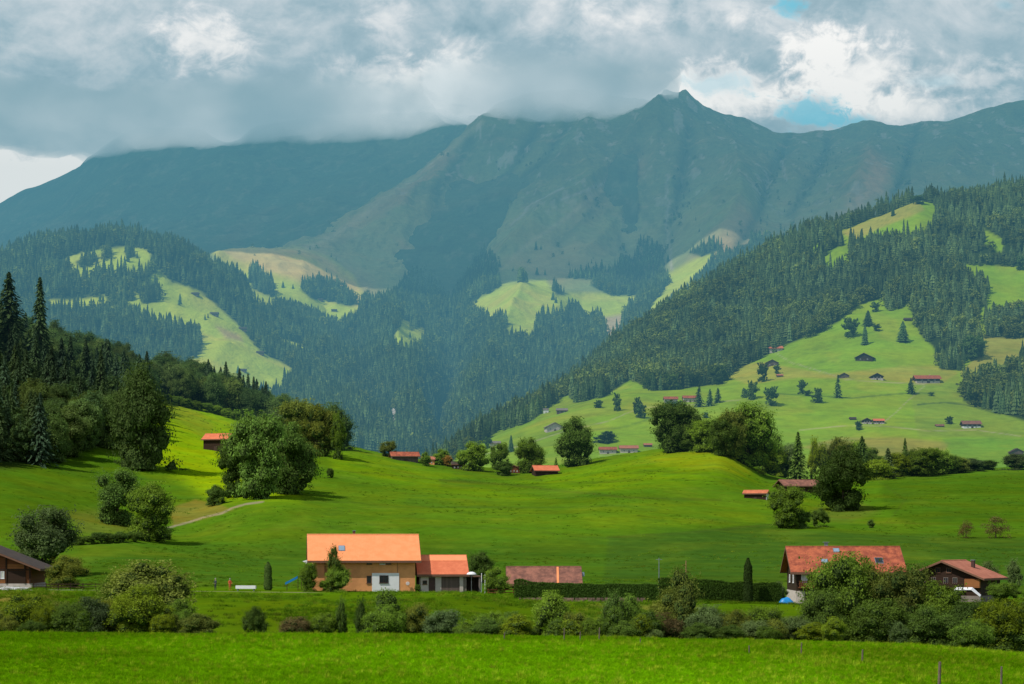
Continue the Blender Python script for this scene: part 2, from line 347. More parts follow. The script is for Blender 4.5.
# ================================================================== VALLEY FORESTS AND MAIN MOUNTAIN
SPURS = [([(682, 92), (640, 140), (590, 195), (545, 225), (500, 268), (480, 298)], 40, 13), ([(500, 112), (455, 150), (400, 187), (350, 222), (300, 250)], 15, 9),
         ([(720, 120), (735, 160), (742, 205), (715, 250), (690, 285)], 30, 14), ([(880, 126), (870, 165), (850, 205), (820, 230)], 32, 14), ([(440, 160), (425, 215), (395, 250)], 12, 10),
         ([(600, 112), (575, 150), (530, 200), (505, 225)], 16, 9), ([(660, 110), (655, 170), (610, 235), (585, 262)], 22, 9), ([(960, 122), (955, 170), (925, 215)], 24, 13), ([(395, 240), (420, 268), (440, 300)], 14, 7),
         ([(770, 132), (790, 175), (800, 225)], 10, 8)]
GULLS = [([(540, 125), (505, 180), (480, 215), (462, 250), (450, 300)], 24, 8), ([(640, 150), (600, 200), (560, 245)], 14, 7), ([(790, 138), (770, 180), (760, 215), (735, 250)], 24, 8), ([(830, 140), (820, 170), (790, 215)], 20, 8),
         ([(690, 130), (680, 190), (665, 245), (650, 290)], 30, 10), ([(620, 240), (630, 262), (640, 290)], 14, 7), ([(470, 140), (440, 190), (435, 240)], 14, 8), ([(915, 130), (905, 175), (885, 210)], 18, 8), ([(570, 120), (545, 160), (510, 190)], 12, 6)]
def m_disp(x, y, u, v):
    a = smooth(5200, 5900, y); low = 1-a
    rel = fbm(x, y*0.4, 420, 6, 51, 0.58, True)*46*a*smooth(7600, 6900, y) + fbm(x, y*0.5, 150, 5, 53, 0.6, True)*10*a*smooth(7350, 7000, y) + fbm(x, y, 70, 3, 54)*4*a
    d = rel + fbm(x, y, 320, 5, 52)*20*low + fbm(x, y, 230, 3, 57, 0.5, True)*22*low*smooth(2700, 3300, y) + fbm(x, y, 30, 3, 55, 0.6)*3.0*a
    for pts, amp, wd in SPURS: d = d + amp*np.exp(-line_d(u, v, pts)/wd)*smooth(5000, 5600, y)*smooth(7320, 6900, y)
    for pts, amp, wd in GULLS: d = d - amp*np.exp(-line_d(u, v, pts)/wd*1.3)*smooth(5000, 5500, y)*smooth(7320, 6900, y)
    lo = smooth(2900, 3300, y)*smooth(5300, 4900, y)
    d = d - 75*lo*np.exp(-np.abs(u-(452-(v-330)*0.12+5*np.sin(y/210)))/16.0) + 45*lo*np.exp(-np.abs(u-(395+(v-340)*0.25))/18.0) + 45*lo*np.exp(-np.abs(u-(505-(v-340)*0.45))/20.0) - 30*lo*np.exp(-np.abs(u-(345+(v-340)*0.5))/14.0) - 30*lo*np.exp(-np.abs(u-(560-(v-340)*0.5))/14.0)
    pk = smooth(630, 655, u)*smooth(720, 690, u)*smooth(7000, 7300, y)
    d = d + pk*(fbm(x, y*0.2, 60, 4, 58, 0.6, True)*13)
    return d
CREST = [(-200, 400), (100, 400), (215, 380), (300, 330), (350, 280), (400, 230), (440, 185), (480, 122), (500, 104), (560, 93), (600, 94), (622, 99), (640, 103), (645, 102), (650, 103), (655, 99), (660, 98), (663, 94), (668, 90), (673, 91), (678, 93), (684, 92), (689, 94), (694, 99), (700, 105), (706, 109), (712, 111), (720, 114), (735, 117), (742, 117), (755, 123), (770, 129), (785, 133), (800, 134), (820, 135), (835, 133), (850, 129), (870, 124), (880, 125), (890, 128), (910, 127), (930, 125), (945, 124), (960, 121), (980, 115), (1000, 109), (1024, 103), (1100, 92), (1230, 80)]
MTN = Land(None, [
    (2500, [(0, 500)]),
    (3000, [(-200, 445), (0, 435), (200, 430), (300, 430), (400, 440), (450, 452), (500, 442), (600, 430), (700, 420), (1230, 400)]),
    (3500, [(-200, 385), (0, 380), (100, 375), (200, 385), (260, 395), (320, 405), (400, 415), (450, 426), (500, 415), (560, 400), (620, 390), (700, 370), (1230, 350)]),
    (4000, [(-200, 305), (0, 303), (100, 303), (200, 318), (240, 335), (280, 360), (320, 372), (400, 380), (450, 392), (500, 380), (560, 365), (620, 355), (700, 335), (1230, 300)]),
    (4400, [(-200, 290), (0, 268), (40, 256), (80, 247), (130, 242), (160, 247), (200, 263), (230, 284), (260, 315), (300, 335), (360, 350), (420, 355), (460, 362), (500, 350), (560, 335), (620, 330), (700, 310), (1230, 270)]),
    (4800, [(-200, 340), (0, 310), (80, 290), (130, 282), (200, 282), (230, 290), (260, 300), (300, 312), (350, 322), (420, 330), (460, 330), (500, 318), (560, 310), (620, 315), (700, 285), (800, 260), (1230, 240)]),
    (5300, [(-200, 360), (100, 310), (200, 264), (215, 257), (260, 262), (300, 272), (350, 292), (400, 298), (440, 305), (470, 298), (520, 285), (580, 285), (630, 290), (680, 265), (740, 240), (800, 240), (1230, 200)]),
    (5800, [(-200, 380), (0, 350), (150, 300), (215, 262), (250, 254), (300, 251), (350, 258), (400, 262), (450, 275), (480, 262), (520, 240), (580, 235), (630, 245), (680, 225), (740, 200), (780, 215), (830, 200), (880, 185), (950, 195), (1230, 175)]),
    (6400, [(-200, 400), (150, 370), (215, 300), (300, 262), (350, 224), (400, 197), (440, 200), (470, 225), (490, 215), (530, 190), (580, 170), (620, 180), (680, 165), (740, 165), (790, 175), (840, 170), (880, 158), (950, 165), (1024, 160), (1230, 140)]),
    (7000, [(-200, 400), (215, 350), (300, 300), (350, 250), (400, 200), (440, 160), (490, 122), (520, 119), (580, 122), (620, 122), (660, 114), (680, 110), (720, 126), (780, 146), (830, 147), (870, 141), (900, 142), (950, 139), (1024, 123), (1230, 100)]),
    (7300, CREST),
    (7900, [(u, v+60) for u, v in CREST]),
], m_disp)
MEAD = [
    [(66, 257), (100, 249), (130, 246), (150, 250), (152, 268), (142, 274), (110, 272), (90, 280), (72, 276)],
    [(40, 298), (70, 299), (105, 295), (112, 306), (95, 314), (50, 316)],
    [(135, 289), (150, 276), (158, 270), (172, 282), (198, 290), (214, 303), (236, 322), (250, 338), (262, 352), (292, 368), (296, 376), (275, 400), (200, 400), (184, 362), (202, 352), (200, 345), (168, 330), (140, 318), (118, 306)],
    [(212, 252), (240, 246), (300, 248), (330, 258), (352, 275), (366, 300), (356, 320), (340, 328), (310, 316), (276, 308), (262, 312), (250, 300), (244, 284), (232, 270)],
    [(388, 348), (402, 318), (424, 328), (428, 338), (412, 356)],
    [(272, 336), (306, 345), (302, 356), (282, 350)], [(314, 353), (331, 358), (326, 368), (316, 364)],
    [(465, 305), (480, 292), (505, 284), (545, 280), (556, 294), (590, 294), (630, 292), (640, 302), (620, 318), (588, 322), (575, 310), (540, 318), (534, 344), (508, 340), (496, 336), (512, 324), (478, 318)],
    [(648, 312), (650, 294), (666, 275), (690, 262), (715, 250), (705, 275), (690, 292), (668, 310), (652, 324)],
    [(600, 318), (624, 314), (622, 332), (606, 346)], [(516, 360), (526, 358), (528, 368), (518, 370)], [(530, 362), (537, 364), (535, 372)], [(505, 386), (514, 387), (512, 394)],
]
HOLES = [[(76, 262), (90, 258), (100, 257), (98, 263), (80, 268)], [(102, 252), (112, 250), (112, 258), (104, 261)], [(124, 252), (132, 250), (140, 258), (128, 258)], [(250, 274), (258, 272), (272, 284), (275, 298), (252, 290)], [(300, 288), (315, 280), (340, 288), (358, 304), (350, 306), (310, 298)],
         [(55, 312), (100, 314), (150, 322), (200, 338), (201, 350), (184, 352), (186, 366), (100, 360)], [(106, 296), (134, 292), (136, 300), (112, 304)], [(139, 290), (159, 288), (160, 302), (141, 303)]]
FE = [[(385, 312), (410, 272), (430, 262), (450, 240), (478, 222), (482, 248), (498, 262), (500, 288), (480, 296), (455, 320)],
      [(590, 285), (606, 272), (632, 258), (640, 240), (662, 250), (668, 285), (650, 306), (640, 296), (612, 296)],
      [(688, 252), (700, 246), (722, 244), (722, 250), (700, 256)], [(742, 246), (760, 238), (785, 246), (800, 256), (790, 266), (760, 256)], [(708, 270), (722, 262), (736, 265), (730, 276), (712, 278)],
      [(566, 278), (590, 270), (605, 268), (600, 280)], [(416, 300), (432, 300), (440, 322), (410, 330)]]
def mtn_forest(u, v, y):
    s = np.full(u.shape, 6.0)*np.where(y < 5050, 1, -1)
    s = np.where(y >= 5050, np.maximum(-6, 6-(y-5050)/12), s)
    for m in MEAD: s = np.minimum(s, -poly_sd(u, v, m))
    for h in HOLES: s = np.maximum(s, np.where(y < 5400, poly_sd(u, v, h), -9))
    for f in FE: s = np.maximum(s, poly_sd(u, v, f))
    s = np.where((y > 4420) & (u < 230), -9, s)
    return s
def mtn_col(u, v, x, y):
    P = Paint(len(u), (0.20, 0.25, 0.10))
    w1 = fbm(x, y, 400, 5, 61); w2 = fbm(x, y, 90, 4, 62); w3 = fbm(x, y*0.3, 60, 3, 63)
    P.lay(smooth(0, 0.5, w1)*0.5, (0.26, 0.25, 0.12))
    P.lay(smooth(0.05, 0.5, w3)*smooth(5400, 6000, y)*0.55, (0.10, 0.13, 0.07))
    P.lay(smooth(250, 130, v)*smooth(5400, 6000, y)*0.6, (0.10, 0.14, 0.08))
    tan = (0.46, 0.30, 0.18)
    for pl, a, sf in (([(738, 202), (752, 215), (775, 262), (740, 262), (700, 285), (690, 262)], .55, 12), ([(870, 150), (890, 165), (885, 195), (850, 225), (815, 240), (840, 210), (858, 185)], .75, 12),  # these two tan patches paint sunlight falling through cloud gaps
                  ([(300, 250), (350, 222), (400, 190), (450, 150), (456, 154), (400, 204), (350, 240), (310, 262)], .45, 5), ([(395, 238), (402, 240), (430, 268), (445, 285), (438, 290), (418, 268)], .6, 3),
                  ([(500, 260), (560, 235), (620, 245), (600, 275), (540, 280)], .35, 12), ([(590, 190), (640, 150), (650, 170), (600, 215), (550, 235)], .25, 10), ([(290, 252), (350, 258), (380, 290), (350, 300)], .35, 14)):
        P.lay(smooth(-sf, sf, poly_sd(u+w2*8, v+w2*5, pl))*a, tan)
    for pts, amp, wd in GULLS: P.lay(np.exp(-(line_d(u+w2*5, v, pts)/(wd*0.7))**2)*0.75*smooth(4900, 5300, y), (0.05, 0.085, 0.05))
    for pts in ([(668, 175), (668, 220), (672, 290)], [(780, 160), (788, 180)], [(995, 165), (995, 175)], [(563, 188), (530, 205), (510, 225)], [(640, 160), (600, 185), (560, 200)]):
        P.lay(np.exp(-(line_d(u+w2*4, v, pts)/1.3)**2)*0.6, (0.36, 0.36, 0.34))
    mea = np.full(u.shape, -99.0)
    for m in MEAD: mea = np.maximum(mea, poly_sd(u, v, m))
    P.lay(smooth(-4, 3, mea), (0.36, 0.46, 0.050))
    P.lay(smooth(-3, 3, mea)*smooth(-8, 8, poly_sd(u+w2*8, v+w2*5, [(205, 240), (310, 240), (370, 290), (355, 305), (320, 285), (262, 272), (225, 262)]))*.9, (0.56, 0.42, 0.16))
    P.lay(smooth(-3, 3, mea)*smooth(0, 0.5, w2)*0.6, (0.46, 0.47, 0.075))
    P.lay(smooth(-3, 3, mea)*smooth(-3, 3, poly_sd(u, v, [(215, 325), (240, 335), (243, 342), (225, 338)]))*.8, (0.40, 0.28, 0.14))
    P.lay(smooth(-3, 3, poly_sd(u+w2*3, v, [(600, 318), (624, 314), (622, 332), (606, 346)])), (0.38, 0.32, 0.2))
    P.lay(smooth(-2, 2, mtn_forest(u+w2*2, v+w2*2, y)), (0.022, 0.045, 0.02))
    hi = smooth(5300, 5700, y)
    w4 = fbm(x, y*0.35, 26, 4, 64, 0.65); w5 = fbm(x, y, 45, 4, 65, 0.65)
    P.lay(hi*smooth(180, 250, v)*0.5, (0.30, 0.33, 0.16)); P.lay(hi*smooth(0.15, 0.45, w4)*0.42, (0.09, 0.13, 0.065)); P.lay(hi*smooth(0.25, 0.5, w5)*0.35, (0.30, 0.28, 0.16)); P.lay(hi*smooth(0.32, 0.5, fbm(x, y*0.3, 38, 4, 66, 0.65))*smooth(260, 140, v)*0.5, (0.42, 0.40, 0.36))
    P.lay(hi*np.exp(-(line_d(u+w2*3, v, [(482, 122), (440, 157), (400, 188), (352, 224), (318, 243), (300, 252)])/3.2)**2)*0.32, (0.50, 0.44, 0.28))  # pale line painting the lit side of the spur crest
    P.lay(hi*np.exp(-(line_d(u+w2*3, v, [(600, 190), (560, 222), (520, 250), (500, 272)])/2.5)**2)*0.4, (0.45, 0.40, 0.26))
    # pale rock and gravel in the gorge
    P.lay(np.exp(-(line_d(u+w2*4, v, [(395, 405), (392, 420), (394, 432)])/1.6)**2)*0.9, (0.5, 0.5, 0.48))
    return P.c
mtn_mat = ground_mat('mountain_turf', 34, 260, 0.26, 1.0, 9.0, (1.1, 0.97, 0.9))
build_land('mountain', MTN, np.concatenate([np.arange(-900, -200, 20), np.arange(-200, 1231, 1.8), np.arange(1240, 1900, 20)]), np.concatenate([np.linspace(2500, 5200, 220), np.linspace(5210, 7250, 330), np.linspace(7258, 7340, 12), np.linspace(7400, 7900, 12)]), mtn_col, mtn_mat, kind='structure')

CR2 = [(-200, 258), (-60, 222), (0, 206), (8, 201), (15, 197), (30, 190), (38, 188), (50, 183), (58, 180), (70, 174), (80, 169), (88, 160), (94, 157), (100, 152), (112, 143), (122, 137), (140, 130), (200, 132), (215, 142), (228, 148), (238, 144), (255, 130), (300, 122), (400, 116), (440, 115), (452, 120), (480, 118), (620, 125)]
def f_disp(x, y, u, v):
    return fbm(x, y*0.4, 600, 6, 71, 0.58, True)*50*smooth(5400, 6000, y)*smooth(8150, 7500, y) + fbm(x, y, 60, 3, 73)*4
FARM = Land(None, [
    (5000, [(0, 345)]),
    (5800, [(-200, 300), (0, 278), (100, 270), (200, 266), (300, 262), (620, 250)]),
    (6600, [(-200, 275), (0, 252), (60, 244), (120, 232), (200, 225), (300, 215), (400, 200), (620, 160)]),
    (7500, [(-200, 264), (0, 226), (60, 205), (100, 180), (160, 165), (300, 155), (400, 148), (620, 140)]),
    (8200, CR2), (8800, [(u, v+70) for u, v in CR2]),
], f_disp, -200, 640)
def far_col(u, v, x, y):
    P = Paint(len(u), (0.07, 0.12, 0.07))
    w1 = fbm(x, y, 400, 5, 81); w2 = fbm(x, y, 90, 4, 82)
    P.lay(smooth(0, 0.5, w1)*0.5, (0.11, 0.15, 0.08))
    P.lay(smooth(-10, 10, poly_sd(u+w2*8, v+w2*4, [(-80, 275), (0, 250), (60, 222), (80, 222), (40, 250), (0, 275), (-60, 285)]))*0.5, (0.2, 0.19, 0.12))
    P.lay(smooth(-6, 6, poly_sd(u+w2*8, v+w2*4, [(215, 240), (270, 205), (282, 208), (235, 245)]))*0.4, (0.17, 0.17, 0.1))
    w4 = fbm(x, y*0.35, 30, 4, 84, 0.65); P.lay(smooth(0.12, 0.45, w4)*0.5, (0.16, 0.19, 0.12)); P.lay(smooth(0.15, 0.45, fbm(x, y*0.4, 60, 4, 85, 0.65))*0.45, (0.035, 0.06, 0.045))
    return P.c
build_land('far_mountain', FARM, np.concatenate([np.arange(-900, -200, 20), np.arange(-200, 640, 2.5)]), np.concatenate([np.linspace(5000, 8150, 220), np.linspace(8160, 8800, 30)]), far_col, mtn_mat, kind='structure')

# base sheet that carries everything to the horizon
vb = [(-40000, -4000, -1.5), (40000, -4000, -1.5), (40000, 60000, -1.5), (-40000, 60000, -1.5)]
link('valley_floor', raw_mesh('valley_floor', vb, [(0, 1, 2, 3)]), pbr('valley_grass', (0.05, 0.14, 0.01), 0.95, 0.2, 0.02), kind='structure')

# ================================================================== FOLIAGE
def leaf_mat(name, base, use_obj_color=True, trans=0.3, hue=0.35):
    m = newmat(name); g = G(m.node_tree)
    oi = g.n('ShaderNodeObjectInfo'); geo = g.n('ShaderNodeNewGeometry')
    tc = g.n('ShaderNodeTexCoord').outputs['Object']
    c = g.mix(1.0, base, oi.outputs['Color'], 'MULTIPLY') if use_obj_color else g.mix(0.0, base, base)
    n1 = g.noise(tc, 5.0, 3); 
    rnd = g.m('ADD', g.m('MULTIPLY', g.ramp(n1, 0.3, 0.7), 0.55), g.m('MULTIPLY', geo.outputs['Random Per Island'], 0.55))
    k = g.m('ADD', 0.95, g.m('MULTIPLY', rnd, 1.25))
    k = g.m('MULTIPLY', k, g.m('ADD', 0.66, g.m('MULTIPLY', oi.outputs['Random'], 0.68)))
    sc = g.n('ShaderNodeVectorMath', {0: c}, operation='SCALE'); g.put(sc.inputs['Scale'], k)
    w = g.vm('MULTIPLY', sc.outputs[0], (1.0+hue, 1.0+hue*0.35, 0.6))
    cl = g.noise(oi.outputs['Location'], 1/75, 3, 0.6)
    sc3 = g.n('ShaderNodeVectorMath', {0: sc.outputs[0]}, operation='SCALE'); g.put(sc3.inputs['Scale'], g.m('ADD', 0.62, g.m('MULTIPLY', g.ramp(cl, 0.3, 0.7), 0.76))); sc = sc3
    w = g.vm('MULTIPLY', sc.outputs[0], (1.0+hue, 1.0+hue*0.35, 0.6))
    r2 = g.m('FRACT', g.m('MULTIPLY', oi.outputs['Random'], 7.31))
    c2 = g.mix(g.m('MULTIPLY', g.m('ADD', g.m('MULTIPLY', r2, 0.6), g.m('MULTIPLY', g.noise(tc, 2.0, 2), 0.5)), 0.8), sc.outputs[0], w)
    d = g.n('ShaderNodeBsdfDiffuse', {'Color': c2}); t = g.n('ShaderNodeBsdfTranslucent', {'Color': g.vm('MULTIPLY', c2, (1.2, 1.3, 0.6))})
    mx = g.n('ShaderNodeMixShader', {0: trans, 1: d, 2: t}); g.out(mx); return m
bark = pbr('bark', (0.07, 0.05, 0.035), 0.95, 0.3, 6.0, 0.5, 8.0, stretch=(1, 1, 0.2))
bark_far = pbr('bark_far', (0.05, 0.04, 0.03), 0.95, 0.1, 2.0)
M_leaf = leaf_mat('leaves', (1, 1, 1))
M_needle = leaf_mat('needles', (1, 1, 1), trans=0.12, hue=0.2)
M_farneedle = leaf_mat('far_needles', (0.045, 0.074, 0.031), False, 0.05, 0.3)
M_farleaf = leaf_mat('far_leaves', (0.070, 0.100, 0.028), False, 0.2, 0.4)

def leaf_quads(C, N, S, r):
    """quads centred at C with normals N and sizes S"""
    n = len(C)
    t = r.normal(size=(n, 3)); t -= (t*N).sum(1, keepdims=True)*N; t /= np.linalg.norm(t, axis=1, keepdims=True)+1e-9
    b = np.cross(N, t); S = S[:, None]
    asp = (0.55+0.45*r.random((n, 1)))
    v = np.stack([C-t*S, C-b*S*asp*0.8+t*S*0.1, C+t*S, C+b*S*asp*0.8+t*S*0.1], 1)
    return v.reshape(-1, 3), np.arange(n*4).reshape(-1, 4)
def unit(r, n):
    d = r.normal(size=(n, 3)); return d/np.linalg.norm(d, axis=1, keepdims=True)
def crown_broad(seed, nleaf, leaf, nlobe=18, z0=0.16, z1=1.0, shape='round', hull=0.54):
    """crown in a box of width 1 and height 1 standing on z=0: leaf clumps on a shell of boughs round a dark inside"""
    r = np.random.default_rng(seed); L = []
    nin = max(3, nlobe//5); nout = nlobe*2
    ell = r.uniform(0.82, 1.18, 6)
    for i in range(nin+nout):
        d = unit(r, 1)[0]; inner = i < nin
        if not inner: d[2] = abs(d[2]) if r.random() < 0.35 else d[2]
        rad = 0.45*r.random() if inner else r.uniform(0.66, 1.0)
        d = d/np.linalg.norm(d); az = math.atan2(d[1], d[0]); lump = 1+0.16*math.sin(az*2+ell[0]*9)+0.12*math.sin(az*3+d[2]*4+ell[1]*20)
        zz = d[2]*rad; w = 0.36*lump
        if shape == 'tall': w *= 0.95-0.2*abs(zz)
        elif shape == 'cone': w *= 1.0-0.55*(zz*0.5+0.5)
        elif shape == 'shrub': w *= 1.0-0.12*max(0, zz)
        c = np.array([d[0]*rad*w, d[1]*rad*w, 0.5+zz*0.38])
        L.append((c, (0.20+0.05*r.random()) if inner else (0.10+0.09*r.random()), 1.0))
    if shape in ('shrub', 'cone'):
        for i in range(7): a_ = r.random()*6.28; q = r.uniform(0.1, 0.36); L.append((np.array([math.cos(a_)*q, math.sin(a_)*q, 0.13]), r.uniform(0.11, 0.17), 1.0))
    if shape == 'round' and hull:
        for i in range(6): a_ = i*1.05+r.random()*0.6; q = r.uniform(0.10, 0.24); L.append((np.array([math.cos(a_)*q, math.sin(a_)*q, r.uniform(0.16, 0.28)]), r.uniform(0.12, 0.17), 1.0))
    tot = sum(rd**2 for c, rd, k in L); V = []; N = []; core = []
    for c, rd, _ in L:
        per = int(nleaf*rd**2/tot)
        d = unit(r, per); d[:, 2] = np.where(d[:, 2] < -0.3, -d[:, 2], d[:, 2])
        fr = 1.0-0.36*r.random((per, 1))**1.3+r.normal(size=(per, 1))*0.09
        sub = 1+0.16*np.sin(d[:, :1]*9+seed+c[0]*40)*np.sin(d[:, 1:2]*8+c[1]*30)+0.08*np.sin(d[:, 2:3]*13+c[2]*20)
        sz = np.array([1, 1, 0.80])
        V.append(c+d*fr*sub*rd*sz); nn = d*0.9+unit(r, per)*0.75+np.array([0, 0, 0.3]); N.append(nn/np.linalg.norm(nn, axis=1, keepdims=True))
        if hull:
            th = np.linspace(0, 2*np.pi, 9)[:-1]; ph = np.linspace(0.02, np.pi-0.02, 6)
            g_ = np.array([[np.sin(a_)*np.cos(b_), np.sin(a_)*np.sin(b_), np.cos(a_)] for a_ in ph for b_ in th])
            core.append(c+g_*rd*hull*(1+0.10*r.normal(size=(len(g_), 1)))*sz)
    for _ in range(26 if hull else 0):      # loose sprays beyond the boughs break the outline
        c, rd, _k = L[r.integers(nin, len(L))]; d = unit(r, 1)[0]; d[2] = abs(d[2])*0.7; d = d+(c-np.array([0, 0, 0.5]))*2.0; d /= np.linalg.norm(d); m_ = 36
        V.append(c+d*rd*(0.95+0.65*r.random((m_, 1)))+r.normal(size=(m_, 3))*rd*0.17); nn = unit(r, m_)+d*0.5; N.append(nn/np.linalg.norm(nn, axis=1, keepdims=True))
    C = np.concatenate(V); N = np.concatenate(N)
    rr = np.percentile(np.hypot(C[:, 0], C[:, 1]), 95); C[:, :2] *= 0.5/rr
    zb = {'shrub': 0.0, 'cone': 0.02}.get(shape, min(z0, 0.07)); a0, a1 = np.percentile(C[:, 2], (2, 99.2)); C[:, 2] = zb+(C[:, 2]-a0)/(a1-a0)*(1-zb)
    C[:, 2] = np.clip(C[:, 2], 0.003, 1.04)
    S = leaf*(0.45+1.25*r.random(len(C))**2)
    v, f = leaf_quads(C, N, S, r); cores = []
    for q in core:
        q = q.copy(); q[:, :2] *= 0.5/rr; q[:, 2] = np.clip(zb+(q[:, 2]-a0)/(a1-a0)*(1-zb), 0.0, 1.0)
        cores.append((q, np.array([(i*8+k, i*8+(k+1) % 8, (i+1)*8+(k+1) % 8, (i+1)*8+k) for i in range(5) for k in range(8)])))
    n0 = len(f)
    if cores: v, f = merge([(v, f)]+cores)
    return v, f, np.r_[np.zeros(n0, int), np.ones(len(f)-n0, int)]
def tube(pts, rads, n=7):
    pts = [Vector(p) for p in pts]; V = []; Fc = []
    for i, p in enumerate(pts):
        d = (pts[min(i+1, len(pts)-1)]-pts[max(i-1, 0)]).normalized()
        a = d.orthogonal().normalized(); b = d.cross(a)
        for k in range(n):
            t = 2*math.pi*k/n; V.append(p+(a*math.cos(t)+b*math.sin(t))*rads[i])
    for i in range(len(pts)-1):
        for k in range(n): Fc.append((i*n+k, i*n+(k+1) % n, (i+1)*n+(k+1) % n, (i+1)*n+k))
    return [tuple(v) for v in V], Fc
def merge(parts):
    V = []; Fc = []; o = 0
    for v, f in parts:
        V.append(np.asarray(v, float)); Fc.append(np.asarray(f)+o); o += len(v)
    return np.concatenate(V), np.concatenate(Fc)
def trunk_broad(seed, top=0.62, spread=0.25, r0=0.028):
    r = random.Random(seed); parts = []
    parts.append(tube([(0, 0, -0.03), (0.005, 0, 0.15), (r.uniform(-.02, .02), r.uniform(-.02, .02), top*0.6), (r.uniform(-.04, .04), r.uniform(-.04, .04), top)], [r0, r0*0.8, r0*0.55, r0*0.2]))
    for i in range(9):
        a = r.uniform(0, 6.28); z = r.uniform(0.18, top*0.8); s = spread*r.uniform(.6, 1)
        parts.append(tube([(0, 0, z), (math.cos(a)*s*0.5, math.sin(a)*s*0.5, z+0.1), (math.cos(a)*s, math.sin(a)*s, z+0.24)], [r0*0.42, r0*0.28, r0*0.08], 5))
    return merge(parts)
def crown_spruce(seed, levels=46, per=9, width=0.34, z0=0.05, twig=5):
    r = np.random.default_rng(seed); C = []; N = []; S = []; E = []
    for i in range(levels):
        t = i/(levels-1); z = z0+(1-z0)*t**0.92
        rad = width/2*(1-t)**0.82*(0.8+0.35*r.random())+0.006
        for k in range(per):
            if r.random() < 0.12: continue
            a = 2*math.pi*(k+r.random()*0.8)/per+i*1.3; L = rad*(0.65+0.55*r.random())
            for j in range(twig):
                s = (j+0.5+r.random()*0.5)/twig
                rr = L*s; dz = -0.10*L-0.45*L*s*s+0.12*L*s
                side = (r.random()-0.5)*0.30*L*(1.2-s)
                C.append((math.cos(a)*rr-math.sin(a)*side, math.sin(a)*rr+math.cos(a)*side, z+dz+r.normal()*0.004))
                nn = np.array([math.cos(a)*0.55, math.sin(a)*0.55, 0.75])+r.normal(size=3)*0.35; N.append(nn/np.linalg.norm(nn))
                S.append(0.013+0.016*(1-t)+0.006*r.random()); E.append(a)
    C = np.array(C); N = np.array(N); S = np.array(S)
    E = np.array(E); T = np.stack([np.cos(E), np.sin(E), -0.45*np.ones_like(E)], 1)
    T -= (T*N).sum(1, keepdims=True)*N; T /= np.linalg.norm(T, axis=1, keepdims=True)
    b = np.cross(N, T); S = S[:, None]
    v = np.stack([C-T*S*0.9, C-b*S*0.55, C+T*S*1.3, C+b*S*0.55], 1).reshape(-1, 3)
    return v, np.arange(len(C)*4).reshape(-1, 4)
def lo_spruce(seed, rings=9, n=8, width=0.30):
    r = np.random.default_rng(seed); V = []; Fc = []
    for i in range(rings):
        t = i/rings; z = 0.06+0.94*t; rad = width/2*(1-t)**0.85+0.012; h = 0.94/rings*1.9
        o = len(V); V.append((0, 0, min(1.0, z+h)))
        ph = r.random()*6
        for k in range(n*2):
            a = 2*math.pi*k/(2*n)+ph; q = rad*(1.0 if k % 2 == 0 else 0.62)*(0.8+0.4*r.random())
            V.append((math.cos(a)*q, math.sin(a)*q, z-0.02*(k % 2 == 0)-0.02*r.random()))
        for k in range(n*2): Fc.append((o, o+1+k, o+1+(k+1) % (2*n)))
    return np.array(V), np.array(Fc)

# prototypes ---------------------------------------------------------------
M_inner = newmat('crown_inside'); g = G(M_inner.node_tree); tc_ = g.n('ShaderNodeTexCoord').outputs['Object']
g.out(g.n('ShaderNodeBsdfDiffuse', {'Color': g.mix(g.ramp(g.noise(tc_, 38, 4, 0.7), 0.42, 0.58), (0.012, 0.022, 0.008), (0.070, 0.110, 0.026))}))  # dark core colour stands for the shade inside the crown
def mk(name, vf, mat, sm=True):
    me = raw_mesh(name, vf[0], vf[1], sm, vf[2] if len(vf) > 2 else None); me.materials.append(mat)
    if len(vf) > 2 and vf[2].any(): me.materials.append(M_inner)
    return me
BROAD = [mk('crown', crown_broad(100+i, 22000, 0.0140, 20, 0.12), M_leaf, False) for i in range(7)]
TALL = [mk('crown', crown_broad(150+i, 8000, 0.016, 16, 0.10, 1.0, 'tall'), M_leaf, False) for i in range(3)]
CONE = [mk('crown', crown_broad(170+i, 20000, 0.014, 24, 0.06, 1.0, 'cone'), M_leaf, False) for i in range(2)]
SHRUB = [mk('crown', crown_broad(200+i, 32000, 0.0122, 24, 0.0, 1.0, 'shrub'), M_leaf, False) for i in range(5)]
AIRY = [mk('crown', crown_broad(230+i, 8000, 0.013, 26, 0.05, 1.0, 'cone', 0.45), M_leaf, False) for i in range(2)]
SPARSE = [mk('crown', crown_broad(260+i, 4200, 0.018, 12, 0.3, 1.0, 'round', 0), M_leaf, False) for i in range(2)]
SPRUCE = [mk('crown', crown_spruce(300+i, width=0.34+0.05*i), M_needle, False) for i in range(3)]
TRUNKB = [mk('trunk', trunk_broad(i), bark) for i in range(3)]
STEMS = [mk('stem', trunk_broad(20+i, 0.55, 0.3, 0.012), bark) for i in range(2)]
TRUNKS = [mk('trunk', tube([(0, 0, -0.03), (0, 0, 0.5), (0, 0, 0.97)], [0.02, 0.011, 0.002], 8), bark)]
SMALLB = [mk('small_tree', crown_broad(400+i, 1300, 0.045, 10, 0.06), M_leaf, False) for i in range(3)]
SMALLS = [mk('small_spruce', lo_spruce(430+i, 12, 8, 0.30+0.04*i), M_needle, False) for i in range(3)]
MEDS = [mk('mid_spruce', crown_spruce(460+i, 20, 7, 0.30+0.04*i, 0.06, 3), M_needle, False) for i in range(4)]
